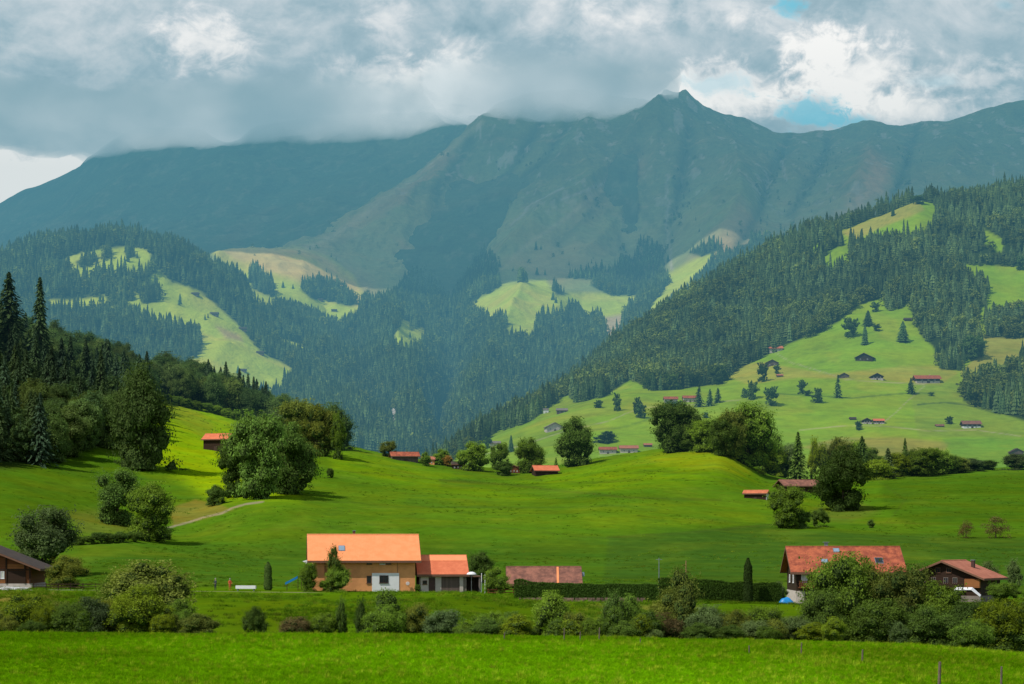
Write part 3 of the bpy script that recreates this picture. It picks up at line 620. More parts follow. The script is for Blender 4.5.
for me in MEDS:   # coarser sprays for trees seen small
    n = len(me.vertices); co = np.empty(n*3, np.float32); me.vertices.foreach_get('co', co); co = co.reshape(-1, 4, 3); c = co.mean(1, keepdims=True)
    me.vertices.foreach_set('co', (c+(co-c)*2.2).astype(np.float32).ravel())

def plant(kind, u, v, w, h, label, color, land=NEAR, cat='tree', group=None, name=None, at=None, y0=None, y1=None, sink=0.15, rot=None):
    """kind -> crown; w,h in picture units at that distance; stands on the land where the sight line meets it"""
    p = at if at is not None else land.hit(u, v, y0, y1)
    s = p.y/F
    crowns, stems, nm = {'broad': (BROAD, TRUNKB, 'broadleaf_tree'), 'tall': (TALL, TRUNKB, 'poplar_tree'), 'cone': (CONE, TRUNKB, 'broadleaf_tree'), 'shrub': (SHRUB, STEMS, 'shrub'),
                         'airy': (AIRY, STEMS, 'young_tree'), 'sparse': (SPARSE, TRUNKB, 'bare_tree'), 'spruce': (SPRUCE, TRUNKS, 'spruce_tree'), 'sb': (SMALLB, None, 'broadleaf_tree'), 'ss': (SMALLS, None, 'spruce_tree'), 'ms': (MEDS, None, 'spruce_tree')}[kind]
    W = w*s/(1.0 if kind not in ('spruce', 'ss', 'ms') else 0.34); Hh = h*s
    if kind in ('broad', 'shrub', 'sb', 'sparse'): W *= 1.06
    
    rz = random.uniform(0, 6.28) if rot is None else rot
    c = random.choice(crowns)
    if stems is None:
        o = bpy.data.objects.new(name or nm, c); COL.objects.link(o); o['label'] = label; o['category'] = cat
        if group: o['group'] = group
        o.location = (p.x, p.y, p.z-sink); o.rotation_euler = (0, 0, rz); o.scale = (W, W, Hh); o.color = (*color, 1); return o
    t = thing(name or nm, label, cat, (p.x, p.y, p.z-sink), rz, group); t.scale = (W, W, Hh)
    o = bpy.data.objects.new('crown', c); COL.objects.link(o); o.parent = t; o.color = (*color, 1)
    o2 = bpy.data.objects.new('trunk' if stems is not STEMS else 'stem', random.choice(stems)); COL.objects.link(o2); o2.parent = t
    return t

# ------------------------------------------------------------------ woods too many to count: instanced stuff
def proto_collection(name, meshes):
    c = bpy.data.collections.new(name)
    for i, me in enumerate(meshes):
        o = bpy.data.objects.new('%s_%d' % (name, i), me); c.objects.link(o)
    return c
def scatter(name, P, scale, rot, idx, coll, **props):
    me = bpy.data.meshes.new(name); n = len(P)
    me.vertices.add(n); me.vertices.foreach_set('co', np.asarray(P, np.float32).ravel())
    for nm, ty, arr in (('s', 'FLOAT_VECTOR', scale), ('r', 'FLOAT_VECTOR', rot), ('k', 'INT', idx)):
        a = me.attributes.new(nm, ty, 'POINT')
        a.data.foreach_set('vector' if ty == 'FLOAT_VECTOR' else 'value', np.asarray(arr, np.float32 if ty != 'INT' else np.int32).ravel())
    o = link(name, me, None, **props)
    ng = bpy.data.node_groups.new(name+'_nodes', 'GeometryNodeTree')
    ng.interface.new_socket('Geometry', in_out='INPUT', socket_type='NodeSocketGeometry')
    ng.interface.new_socket('Geometry', in_out='OUTPUT', socket_type='NodeSocketGeometry')
    N = ng.nodes; L = ng.links
    gi = N.new('NodeGroupInput'); go = N.new('NodeGroupOutput'); iop = N.new('GeometryNodeInstanceOnPoints'); ci = N.new('GeometryNodeCollectionInfo')
    ci.inputs['Collection'].default_value = coll; ci.inputs['Separate Children'].default_value = True; ci.inputs['Reset Children'].default_value = True
    L.new(gi.outputs[0], iop.inputs['Points']); L.new(ci.outputs[0], iop.inputs['Instance']); iop.inputs['Pick Instance'].default_value = True
    for nm, ty, sock in (('s', 'FLOAT_VECTOR', 'Scale'), ('r', 'FLOAT_VECTOR', 'Rotation'), ('k', 'INT', 'Instance Index')):
        a = N.new('GeometryNodeInputNamedAttribute'); a.data_type = ty; a.inputs['Name'].default_value = nm
        L.new(a.outputs['Attribute'], iop.inputs[sock])
    L.new(iop.outputs[0], go.inputs[0])
    md = o.modifiers.new('scatter', 'NODES'); md.node_group = ng
    return o
FARP = [mk('far_spruce', lo_spruce(500+i, 8, 7, 0.26+0.05*i), M_farneedle, False) for i in range(4)] + [mk('far_broadleaf', crown_broad(520+i, 420, 0.065, 6, 0.0, 1.0, 'round', 0), M_farleaf, False) for i in range(2)]
far_coll = proto_collection('wood_trees', FARP)

def sample(land, u0, u1, y0, y1, spacing, seed):
    r = np.random.default_rng(seed)
    xr = max(abs(u0-512), abs(u1-512))/F*y1
    X0, X1 = (u0-512)/F*y1 if u0 < 512 else (u0-512)/F*y0, (u1-512)/F*y1 if u1 > 512 else (u1-512)/F*y0
    gx = np.arange(X0, X1, spacing); gy = np.arange(y0, y1, spacing)
    X, Y = np.meshgrid(gx, gy); X = X.ravel()+r.uniform(-.48, .48, X.size)*spacing; Y = Y.ravel()+r.uniform(-.48, .48, Y.size)*spacing
    u = 512+F*X/Y; k = (u > u0) & (u < u1) & (Y > y0) & (Y < y1); X, Y, u = X[k], Y[k], u[k]
    Z = land.z(X, Y); V = HOR-(Z-CAMZ)*F/Y
    return X, Y, Z, u, V
def make_wood(name, X, Y, Z, H, bl, seed, label, cat, flat=1.0):
    r = np.random.default_rng(seed); n = len(X)
    h = H*(0.45+0.80*r.random(n)); b = r.random(n) < bl
    w = np.where(b, h*0.72, h*(0.85+0.3*r.random(n)))*flat; h = np.where(b, h*0.8, h)
    k = np.where(b, 4+r.integers(0, 2, n), r.integers(0, 4, n))
    # collection children are taken in name order: broadleaf sorts first
    scatter(name, np.stack([X, Y, Z-0.3], 1), np.stack([w, w, h], 1), np.stack([r.normal(size=n)*0.03, r.normal(size=n)*0.03, r.random(n)*6.28], 1), k, far_coll, kind='stuff', label=label, category=cat)

def r_gap(n): return np.random.default_rng(5).random(n)
# the valley and mountain woods
X, Y, Z, u, v = sample(MTN, -60, 900, 2900, 5300, 10.0, 1)
wn = fbm(X, Y, 60, 3, 91)
k = mtn_forest(u+wn*3, v+wn*2, Y) > 0
for m in ([(396, 395), (388, 420), (394, 436), (398, 420)],): k &= ~(poly_sd(u, v, m) > 0)
k &= (v < 470) & ((fbm(X, Y, 60, 3, 97) < 0.40) | (r_gap(len(X)) < 0.25))
make_wood('conifer_forest', X[k], Y[k], Z[k], 32, 0.12, 2, 'hazy blue green conifer forest filling the valley below the mountain', 'forest')
X, Y, Z, u, v = sample(MTN, 380, 810, 5300, 6300, 11, 3)
wn = fbm(X, Y, 60, 3, 92); s = np.full(u.shape, -9.0)
for f in FE: s = np.maximum(s, poly_sd(u+wn*5, v+wn*3, f))
k = (s > 0)
make_wood('mountain_wood', X[k], Y[k], Z[k], 22, 0.0, 4, 'dark woods climbing the gullies of the mountain foot', 'forest')
# scrub and dwarf pines dotted over the mountain
r = np.random.default_rng(77); n = 9000; yy_ = r.uniform(5300, 7000, n); uu_ = r.uniform(215, 1050, n); xx_ = (uu_-512)/F*yy_; zz_ = MTN.z(xx_, yy_); v_ = HOR-(zz_-CAMZ)*F/yy_
gd = np.full(n, 99.0)
for pts, amp, wd in GULLS: gd = np.minimum(gd, line_d(uu_, v_, pts)/wd)
k = (r.random(n) < np.exp(-gd*1.6)*0.9+0.03*(v_ > 200)) & (fbm(xx_, yy_, 90, 3, 96) > -0.15) & (v_ > 150)
xx_, yy_, zz_ = xx_[k], yy_[k], zz_[k]; n = len(xx_); h = r.uniform(5, 15, n)
scatter('mountain_scrub', np.stack([xx_, yy_, zz_-0.3], 1), np.stack([h*0.9, h*0.9, h], 1), np.stack([xx_*0, xx_*0, r.random(n)*6.28], 1), np.where(r.random(n) < 0.5, 4, r.integers(0, 4, n)), far_coll, kind='stuff', label='dark scrub dotted along the gullies of the mountain', category='scrub')
# scattered single conifers on the far meadows
nfar = 0
for (pu, pv, ph) in [(180, 305, 12), (146, 326, 12), (170, 325, 14), (372/4+190, 288, 7), (293, 289, 5), (536, 250, 9), (541, 250, 5), (556, 303, 7), (537, 275, 8), (545, 275, 6), (476, 303, 6), (553, 300, 9), (128, 262, 12), (90, 262, 12), (100, 302, 9), (208, 318, 5), (238, 374, 9), (501, 315, 6), (740, 256, 9), (718, 247, 7), (668, 262, 8), (410, 338, 6), (205, 320, 6)]:
    plant('ss', pu, pv, ph*0.5, ph, 'lone dark conifer on a far hazy meadow under the mountain', (0.045, 0.085, 0.035), MTN, 'tree', 'lone conifers on the far meadows', sink=0.3); nfar += 1

# the right-hand hillside wood: the nearest trees stand alone, the rest is one mass
X, Y, Z, u, v = sample(HILL, 380, 1230, 1150, 2950, 7.2, 5)
wn = fbm(X, Y, 40, 3, 93)
k = hill_forest(u+wn*2, v+wn*1.5) > 0
k &= (v < 500) & ((fbm(X, Y, 38, 3, 98) < 0.42) | (r_gap(len(X)) < 0.3))
X, Y, Z, u, v = X[k], Y[k], Z[k], u[k], v[k]
vis = (u > 0) & (u < 1024) & (v < 445)
bl_w = fbm(X, Y, 120, 3, 94) > 0.12
edge = hill_forest(u, v)
front = vis & (edge < 3.2) & (np.random.default_rng(9).random(len(u)) < 0.5) & (v > 262)
fi = np.where(front)[0]; fi = fi[np.argsort(Y[fi])][:150]
mask = np.ones(len(u), bool); mask[fi] = False
n = mask.sum(); r = np.random.default_rng(12)
b = r.random(n) < np.where(bl_w[mask] & (v[mask] > 270), 0.7, 0.16)
h = 22*(0.5+0.75*r.random(n)); w = np.where(b, h*0.72, h*(0.8+0.3*r.random(n))); h = np.where(b, h*0.78, h)
h = h*(0.9+0.5*fbm(X[mask], Y[mask], 45, 2, 95)); scatter('hillside_wood', np.stack([X[mask], Y[mask], Z[mask]-0.3], 1), np.stack([w, w, h], 1), np.stack([r.normal(size=n)*0.03, r.normal(size=n)*0.03, r.random(n)*6.28], 1),
        np.where(b, 4+r.integers(0, 2, n), r.integers(0, 4, n)), far_coll, kind='stuff', label='dense mixed wood covering the upper part of the hillside', category='forest')
for i in fi:
    isb = bl_w[i] and random.random() < 0.6
    h = random.uniform(14, 22); s = Y[i]/F
    plant('sb' if isb else 'ss', 0, 0, (h*0.7 if isb else h*0.30)/s, h/s*(0.8 if isb else 1),
          'rounded leafy tree at the lower edge of the hillside wood' if isb else 'slim dark spruce at the lower edge of the hillside wood',
          (0.055, 0.095, 0.025) if isb else (0.035, 0.062, 0.026), HILL, 'tree', 'leafy trees at the edge of the hillside wood' if isb else 'spruces at the edge of the hillside wood', at=Vector((X[i], Y[i], Z[i])))

# ================================================================== BUILDINGS
class MB:
    def __init__(s): s.V = []; s.F = []
    def add(s, vs, fs):
        o = len(s.V); s.V += [tuple(v) for v in vs]; s.F += [tuple(i+o for i in f) for f in fs]
    def box(s, x0, x1, y0, y1, z0, z1):
        s.add([(x0, y0, z0), (x1, y0, z0), (x1, y1, z0), (x0, y1, z0), (x0, y0, z1), (x1, y0, z1), (x1, y1, z1), (x0, y1, z1)],
              [(0, 3, 2, 1), (4, 5, 6, 7), (0, 1, 5, 4), (1, 2, 6, 5), (2, 3, 7, 6), (3, 0, 4, 7)])
    def prism(s, pts, y0, y1):      # outline in x,z swept along y
        n = len(pts)
        s.add([(x, y0, z) for x, z in pts]+[(x, y1, z) for x, z in pts],
              [tuple(range(n)), tuple(range(2*n-1, n-1, -1))]+[(i, i+n, (i+1) % n+n, (i+1) % n) for i in range(n)])
    def prismx(s, pts, x0, x1):     # outline in y,z swept along x
        n = len(pts)
        s.add([(x0, y, z) for y, z in pts]+[(x1, y, z) for y, z in pts],
              [tuple(range(n-1, -1, -1)), tuple(range(n, 2*n))]+[(i, (i+1) % n, (i+1) % n+n, i+n) for i in range(n)])
    def cyl(s, p0, p1, r0, r1=None, n=10):
        r1 = r0 if r1 is None else r1
        v, f = tube([p0, p1], [r0, r1], n); s.add(v, f); k = len(s.V)-2*n
        s.F.append(tuple(range(k+n-1, k-1, -1))); s.F.append(tuple(range(k+n, k+2*n)))
    def build(s, name, mat, parent=None, **props):
        me = bpy.data.meshes.new(name); me.from_pydata(s.V, [], s.F); me.update()
        import bmesh
        bm = bmesh.new(); bm.from_mesh(me); bmesh.ops.recalc_face_normals(bm, faces=bm.faces); bm.to_mesh(me); bm.free()
        return link(name, me, mat, parent, **props)
def roof_mat(name, c1, c2, row=0.33, var=0.25):
    m = newmat(name); g = G(m.node_tree); tc = g.n('ShaderNodeTexCoord').outputs['Object']
    n1 = g.noise(tc, 0.8, 8, 0.72); n2 = g.noise(tc, 5.0, 3, 0.8); sp = g.n('ShaderNodeSeparateXYZ', {0: tc})
    c = g.mix(g.ramp(n1, 0.35, 0.65), c1, c2)
    sc = g.vm('SCALE', c); g.put(sc.node.inputs['Scale'], g.m('ADD', 1-var*0.5, g.m('MULTIPLY', n2, var)))
    rows = g.m('FRACT', g.m('MULTIPLY', sp.outputs[2], 1/(row*0.55))); cols = g.m('FRACT', g.m('MULTIPLY', sp.outputs[0], 1/0.25))
    dk = g.m('MULTIPLY', g.ramp(rows, 0.0, 0.25), g.m('ADD', 0.8, g.m('MULTIPLY', g.ramp(g.m('ABSOLUTE', g.m('SUBTRACT', cols, 0.5)), 0.5, 0.25), 0.2)))
    sc2 = g.vm('SCALE', sc); g.put(sc2.node.inputs['Scale'], g.m('ADD', 0.82, g.m('MULTIPLY', dk, 0.18)))
    b = g.n('ShaderNodeBsdfPrincipled', {'Base Color': sc2, 'Roughness': 0.85, 'Specular IOR Level': 0.2})
    bp = g.n('ShaderNodeBump', {'Height': g.m('ADD', rows, g.m('MULTIPLY', cols, 0.4)), 'Strength': 0.4, 'Distance': 0.04}); g.put(b.inputs['Normal'], bp.outputs[0])
    g.out(b); return m
def plank_mat(name, c, row=0.16, var=0.3, axis=2):
    m = newmat(name); g = G(m.node_tree); tc = g.n('ShaderNodeTexCoord').outputs['Object']; sp = g.n('ShaderNodeSeparateXYZ', {0: tc})
    q = g.m('MULTIPLY', sp.outputs[axis], 1/row); fr = g.m('FRACT', q); wn = g.n('ShaderNodeTexWhiteNoise', {1: g.m('FLOOR', q)}, noise_dimensions='1D').outputs[0]
    n1 = g.noise(g.vm('MULTIPLY', tc, (1, 1, 4)), 1.5, 4)
    k = g.m('ADD', 1-var, g.m('MULTIPLY', g.m('ADD', wn, n1), var)); k = g.m('MULTIPLY', k, g.m('ADD', 0.45, g.m('MULTIPLY', g.ramp(fr, 0.0, 0.15), 0.55)))
    sc = g.vm('SCALE', c); g.put(sc.node.inputs['Scale'], k)
    g.out(g.n('ShaderNodeBsdfPrincipled', {'Base Color': sc, 'Roughness': 0.8, 'Specular IOR Level': 0.2})); return m
m_orange = roof_mat('tiles_orange', (0.76, 0.26, 0.10), (0.82, 0.30, 0.125), var=0.16)
m_redorg = roof_mat('tiles_red_orange', (0.54, 0.14, 0.065), (0.64, 0.18, 0.085), var=0.25)
m_barnred = roof_mat('tiles_barn_red', (0.40, 0.115, 0.055), (0.58, 0.18, 0.085), var=0.5)
m_redorg2 = roof_mat('tiles_bright_red', (0.86, 0.27, 0.12), (0.90, 0.30, 0.14), var=0.1)  # brighter red for the upper band of the garage roof
m_oldred = roof_mat('tiles_weathered_red', (0.20, 0.050, 0.030), (0.43, 0.118, 0.055), var=0.9)
m_brown = roof_mat('tiles_brown', (0.13, 0.06, 0.045), (0.29, 0.125, 0.085), var=0.7)
m_chalet = roof_mat('tiles_dull_red', (0.33, 0.115, 0.07), (0.43, 0.16, 0.10), var=0.25)
m_darkroof = roof_mat('tiles_dark', (0.045, 0.035, 0.03), (0.07, 0.05, 0.04), var=0.3)
m_greyroof = roof_mat('tiles_grey', (0.16, 0.14, 0.13), (0.22, 0.19, 0.17), var=0.3)
m_ochre = pbr('plaster_ochre', (0.70, 0.31, 0.12), 0.9, 0.16, 0.7, 0.2)
m_ochdk = pbr('plaster_brown', (0.30, 0.12, 0.05), 0.9, 0.1, 1.5)
m_white = pbr('paint_white', (0.72, 0.72, 0.74), 0.7, 0.05, 2.0)
m_plaster = pbr('plaster_white', (0.50, 0.43, 0.40), 0.9, 0.12, 1.5, 0.2)
m_grey = pbr('concrete_grey', (0.19, 0.155, 0.14), 0.9, 0.15, 1.5, 0.2)
m_wood = plank_mat('timber_dark', (0.035, 0.018, 0.011)); m_woodr = plank_mat('timber_red_brown', (0.16, 0.055, 0.022)); m_woodo = plank_mat('timber_orange', (0.26, 0.10, 0.035))
m_woodg = plank_mat('timber_grey', (0.12, 0.085, 0.075), axis=0, row=0.2); m_fascia = pbr('fascia', (0.16, 0.08, 0.05), 0.7, 0.1, 3)
m_glass = pbr('window_glass', (0.02, 0.025, 0.03), 0.08, 0.1, 1, spec=0.8); m_sky = pbr('rooflight_glass', (0.22, 0.30, 0.38), 0.12, 0.1, 1, spec=0.9)
m_door = pbr('door_brown', (0.06, 0.03, 0.025), 0.6, 0.15, 3); m_metal = pbr('zinc', (0.25, 0.27, 0.30), 0.45, 0.1, 3, metal=0.6)
m_curt = pbr('curtain', (0.55, 0.55, 0.5), 0.9, 0.1, 6); m_stone = pbr('rubble_stone', (0.20, 0.13, 0.095), 0.95, 0.6, 1.6, 1.0, 2.5)
m_blue = pbr('blue_plastic', (0.01, 0.20, 0.50), 0.4, 0.08, 2); m_post = pbr('weathered_post', (0.13, 0.10, 0.075), 0.95, 0.3, 10, 0.5, 20)

def window(root, x, z, w, h, y=0.0, side='front', frame=m_white, pane=m_glass, mull=1, name='window', shut=None):
    """window in the wall plane: frame standing proud and a set-back pane as its sub-part"""
    def pl(mb_add, x0, x1, d0, d1, z0, z1):
        if side == 'front': mb_add(x0, x1, y-d1, y-d0, z0, z1)
        elif side == 'left': mb_add(y-d1, y-d0, x0, x1, z0, z1)
        else: mb_add(y+d0, y+d1, x0, x1, z0, z1)
    f = MB(); t = 0.07
    pl(f.box, x-w/2, x+w/2, 0.004, 0.07, z, z+t); pl(f.box, x-w/2, x+w/2, 0.004, 0.07, z+h-t, z+h)
    pl(f.box, x-w/2, x-w/2+t, 0.005, 0.07, z+t, z+h-t); pl(f.box, x+w/2-t, x+w/2, 0.005, 0.07, z+t, z+h-t)
    for i in range(mull):
        xm = x-w/2+w*(i+1)/(mull+1); pl(f.box, xm-0.03, xm+0.03, 0.006, 0.06, z+t, z+h-t)
    pl(f.box, x-w/2-0.06, x+w/2+0.06, 0.003, 0.13, z-0.06, z-0.001)
    fo = f.build(name, frame, root)
    p = MB(); pl(p.box, x-w/2+t, x+w/2-t, 0.003, 0.03, z+t, z+h-t); p.build('pane', pane, fo)
    return fo
def gable_house(root, L, W, hw, pitch, oe, og, wall, roof, th=0.2, base=None, hb=0, ridge='x', fascia=m_fascia, sink=0.6):
    """walls with gables; ridge along x or y, walls' front face on local -y"""
    tp = math.tan(R(pitch)); a, b = (L/2, W/2) if ridge == 'x' else (W/2, L/2)   # a: half along ridge
    a, b = L/2, W/2
    hr = hw + b*tp
    m = MB(); prof = [(-b, hb if base else -sink), (b, hb if base else -sink), (b, hw), (0, hr), (-b, hw)]
    (m.prismx if ridge == 'x' else m.prism)(prof, -a, a); m.build('wall', wall, root)
    if base:
        m = MB(); e = 0.05
        (m.prismx if ridge == 'x' else m.prism)([(-b-e, -sink), (b+e, -sink), (b+e, hb-0.002), (-b-e, hb-0.002)], -a-e, a+e); m.build('lower_wall', base, root)
    m = MB(); z0 = hw-oe*tp; t = th/math.cos(R(pitch)); g0 = 0.02
    out = [(-b-oe, z0+g0), (0, hr+g0), (b+oe, z0+g0), (b+oe, z0+t), (0, hr+t), (-b-oe, z0+t)]
    (m.prismx if ridge == 'x' else m.prism)(out, -a-og, a+og)
    rf = m.build('roof', roof, root)
    # ridge cap and barge boards
    m = MB(); (m.prismx if ridge == 'x' else m.prism)([(-0.16, hr+t-0.02), (0, hr+t+0.09), (0.16, hr+t-0.02)], -a-og-0.01, a+og+0.01); m.build('ridge_cap', roof, rf)
    m = MB()
    for s in (-1, 1):
        o2 = [(-b-oe, z0-0.1), (0, hr-0.1), (b+oe, z0-0.1), (b+oe, z0+t*0.8), (0, hr+t*0.8), (-b-oe, z0+t*0.8)]
        (m.prismx if ridge == 'x' else m.prism)(o2, s*(a+og)+(0.003 if s > 0 else -0.05), s*(a+og)+(0.05 if s > 0 else -0.003))
    for s in (-1, 1):
        y0, y1 = sorted((s*(b+oe+0.003), s*(b+oe+0.05)))
        if ridge == 'x': m.box(-a-og-0.055, a+og+0.055, y0, y1, z0-0.12, z0+t*0.9)
        else: m.box(y0, y1, -a-og-0.055, a+og+0.055, z0-0.12, z0+t*0.9)
    m.build('fascia', fascia, rf)
    return dict(hr=hr, t=t, tp=tp, a=a, b=b, roof=rf)
def on_slope(h, x, d, w, l, mat, name, root, rise=0.08, frame=m_metal, ridge='x', hw=0, front=-1):
    """roof light on the front slope, d metres down the slope (plan) from the ridge"""
    tp = h['tp']; m = MB(); q = MB()
    def z(y): return h['hr']+h['t']-abs(y)*tp
    y0, y1 = front*d, front*(d+l)
    def slab(mb, xa, xb, ya, yb, r0, r1):
        mb.add([(xa, ya, z(ya)+r0), (xb, ya, z(ya)+r0), (xb, yb, z(yb)+r0), (xa, yb, z(yb)+r0), (xa, ya, z(ya)+r1), (xb, ya, z(ya)+r1), (xb, yb, z(yb)+r1), (xa, yb, z(yb)+r1)],
               [(0, 3, 2, 1), (4, 5, 6, 7), (0, 1, 5, 4), (1, 2, 6, 5), (2, 3, 7, 6), (3, 0, 4, 7)])
    slab(m, x-w/2, x+w/2, y0, y1, 0.004, rise); f = m.build(name, frame, root)
    slab(q, x-w/2+0.09, x+w/2-0.09, y0+front*0.09, y1-front*0.09, rise+0.002, rise+0.02); q.build('pane', mat, f)
def gp(u, Y, v=None):
    x = (u-512)/F*Y
    return (x, Y, float(NEAR.z(x, Y)) if v is None else CAMZ+(HOR-v)/F*Y)

# --- ochre house -----------------------------------------------------------
Y0 = 306
x0, y0, z0 = gp(363, Y0); z0 = 2.05
h = thing('house', 'ochre two-storey house with bright orange tile roof and a white panel around its window', 'house', (x0, y0, z0), R(6.5))
G1 = gable_house(h, 15.4, 10.2, 5.12, 34, 0.75, 0.85, m_ochre, m_orange)
fy = -5.1
m = MB(); m.box(1.15, 5.25, fy-0.09, fy-0.004, 0.0, 2.95); pn = m.build('white_panel', m_white, h)
window(h, 2.95, 1.45, 1.35, 1.15, fy-0.09, mull=1, frame=m_door)
window(h, 0.72, 1.4, 0.75, 1.15, fy, frame=m_fascia, mull=0)
window(h, 0.75, 4.25, 0.8, 0.42, fy, frame=m_fascia, mull=0)
window(h, 2.75, 4.25, 0.8, 0.42, fy, frame=m_white, pane=m_curt, mull=0); window(h, 3.65, 4.25, 0.8, 0.42, fy, frame=m_fascia, mull=0)
window(h, -3.9, 1.3, 1.1, 1.2, fy, frame=m_white, mull=1)
m = MB(); m.box(-6.0, -5.3, fy-0.10, fy-0.004, 0.0, 4.6); m.build('wall_band', m_ochdk, h)
m = MB(); m.box(5.0, 5.06, fy-0.06, fy-0.005, 3.0, 4.7); m.build('downpipe', m_fascia, h)
on_slope(G1, -3.35, 2.6, 1.0, 1.15, m_sky, 'roof_light', h)
m = MB(); m.box(-1.55, -1.15, 0.7, 1.1, G1['hr']-0.9, G1['hr']+0.75); ch = m.build('chimney', m_fascia, h); m = MB(); m.box(-1.63, -1.07, 0.62, 1.18, G1['hr']+0.752, G1['hr']+0.86); m.build('chimney_cap', m_metal, ch)
m = MB(); m.cyl((6.55, fy-0.34, 1.35), (6.55, fy-0.40, 1.36), 0.30, 0.26, 18); m.cyl((6.55, fy-0.34, 1.33), (6.55, fy-0.02, 1.1), 0.03); m.build('satellite_dish', m_plaster, h)
m = MB(); m.add([(-8.6, -5.6, 4.35), (-9.3, -5.5, 4.75), (-8.6, -4.6, 4.95), (-8.6, -5.6, 4.95)], [(0, 1, 2), (0, 3, 1), (1, 3, 2), (0, 2, 3)]); m.build('gable_awning', m_white, h)

# --- garage wing -------------------------------------------------------------
x0, y0, z0 = gp(440, Y0+1.0); z0 = 2.05
gr_ = thing('garage', 'low garage with red tile roof and brown doors joined to the ochre house', 'garage', (x0+0.15, y0, z0), R(6.5))
G2 = gable_house(gr_, 7.2, 7.6, 2.9, 33, 0.6, 0.35, m_grey, m_redorg)
fy = -3.8
m = MB(); tp = G2['tp']; za = G2['hr']+G2['t']
m.add([(-3.9, -0.02, za+0.03), (3.9, -0.02, za+0.03), (3.9, -1.35, za-1.35*tp+0.03), (-3.9, -1.35, za-1.35*tp+0.03), (-3.9, -0.02, za+0.07), (3.9, -0.02, za+0.07), (3.9, -1.35, za-1.35*tp+0.07), (-3.9, -1.35, za-1.35*tp+0.07)],
      [(0, 3, 2, 1), (4, 5, 6, 7), (0, 1, 5, 4), (1, 2, 6, 5), (2, 3, 7, 6), (3, 0, 4, 7)]); m.build('upper_tiles', m_redorg2, G2['roof'])
m = MB(); m.box(-0.2, 2.5, fy-0.05, fy-0.004, 0, 2.35); m.build('garage_door', m_woodg, gr_)
m = MB(); m.box(-2.15, -1.2, fy-0.06, fy-0.004, 0, 2.15); dd = m.build('door', m_door, gr_); m = MB(); m.box(-1.32, -1.26, fy-0.13, fy-0.062, 1.0, 1.06); m.build('handle', m_metal, dd)
m = MB(); m.box(-3.4, -2.2, fy-0.05, fy-0.004, 0, 2.4); m.box(-1.15, -0.25, fy-0.07, fy-0.004, 0, 2.5); m.box(2.55, 3.1, fy-0.12, fy-0.004, 0, 2.6); m.build('pier', m_plaster, gr_)
window(gr_, -2.75, 1.2, 0.7, 0.6, fy-0.05, frame=m_fascia, mull=0)
x0, y0, z0 = gp(470, Y0+1.5)
cp = thing('carport', 'dark open carport with pale corner post at the end of the garage', 'carport', (x0, y0, 2.05), R(6.5))
m = MB(); m.box(-1.7, 1.5, -3.4, 3.0, 2.3, 2.45); m.build('roof', m_fascia, cp)
m = MB(); m.box(1.05, 1.3, -3.3, -3.05, 0, 2.295); m.build('post', m_grey, cp)
m = MB(); m.box(-1.6, 1.3, 0.2, 0.3, 0, 2.295); m.box(1.28, 1.38, -2.9, 0.19, 0, 2.29); m.build('back_wall', m_woodg, cp)
x0, y0, z0 = gp(471.5, Y0-4.5)
um = thing('garden_umbrella', 'white domed parasol above the carport next to the red garage roof', 'umbrella', (x0, y0, 2.0))
m = MB(); n = 14; prof = [(0.0, 3.2), (0.3, 3.16), (0.6, 3.02), (0.76, 2.8)]
vv_ = []; ff = []
for r_, z_ in prof:
    for k in range(n): vv_.append((r_*math.cos(6.2832*k/n), r_*math.sin(6.2832*k/n), z_))
for i in range(3):
    for k in range(n): ff.append((i*n+k, i*n+(k+1) % n, (i+1)*n+(k+1) % n, (i+1)*n+k))
m.add(vv_, ff); m.build('canopy', m_white, um); m = MB(); m.cyl((0, 0, 0), (0, 0, 3.15), 0.03); m.build('pole', m_metal, um)
for i, (u_, hh, lb) in enumerate(((481.3, 3.0, 'tall white pole standing beside the carport, nearer the garage'), (484.8, 2.85, 'white pole a little right of the taller one beside the carport'))):
    x0, y0, z0 = gp(u_, 302); m = MB(); m.cyl((0, 0, -0.3), (0.05, 0, hh), 0.07, 0.055, 10); m.cyl((0.05, 0, hh), (0.05, 0, hh+0.06), 0.09, 0.05)
    o = m.build('white_pole', m_white); o.location = (x0, y0, z0); o['label'] = lb; o['category'] = 'pole'; o['group'] = 'white poles beside the carport'
# --- long brown roofed barn -----------------------------------------------------
x0, y0, z0 = gp(545.5, 326)
bn = thing('barn', 'long low barn with weathered brown tile roof behind the clipped hedge', 'barn', (x0-0.3, y0, 1.45), R(1))
G3 = gable_house(bn, 11.4, 7.0, 1.6, 34, 0.55, 0.45, m_wood, m_brown)
tp = G3['tp']; za = G3['hr']+G3['t']; m = MB()
m.add([(2.1, -0.05, za), (2.45, -0.05, za), (2.35, -4.0, za-3.95*tp), (2.0, -4.0, za-3.95*tp)], [(0, 1, 2, 3)]); me_ = m.V; m.V = [(a_, b_, c_+0.04) for a_, b_, c_ in me_]; m.build('pale_tile_row', m_orange, G3['roof'])
m = MB(); m.box(5.9, 6.6, -1.2, 0.4, 2.6, 3.3); m.build('gable_shelter', m_sky, bn)
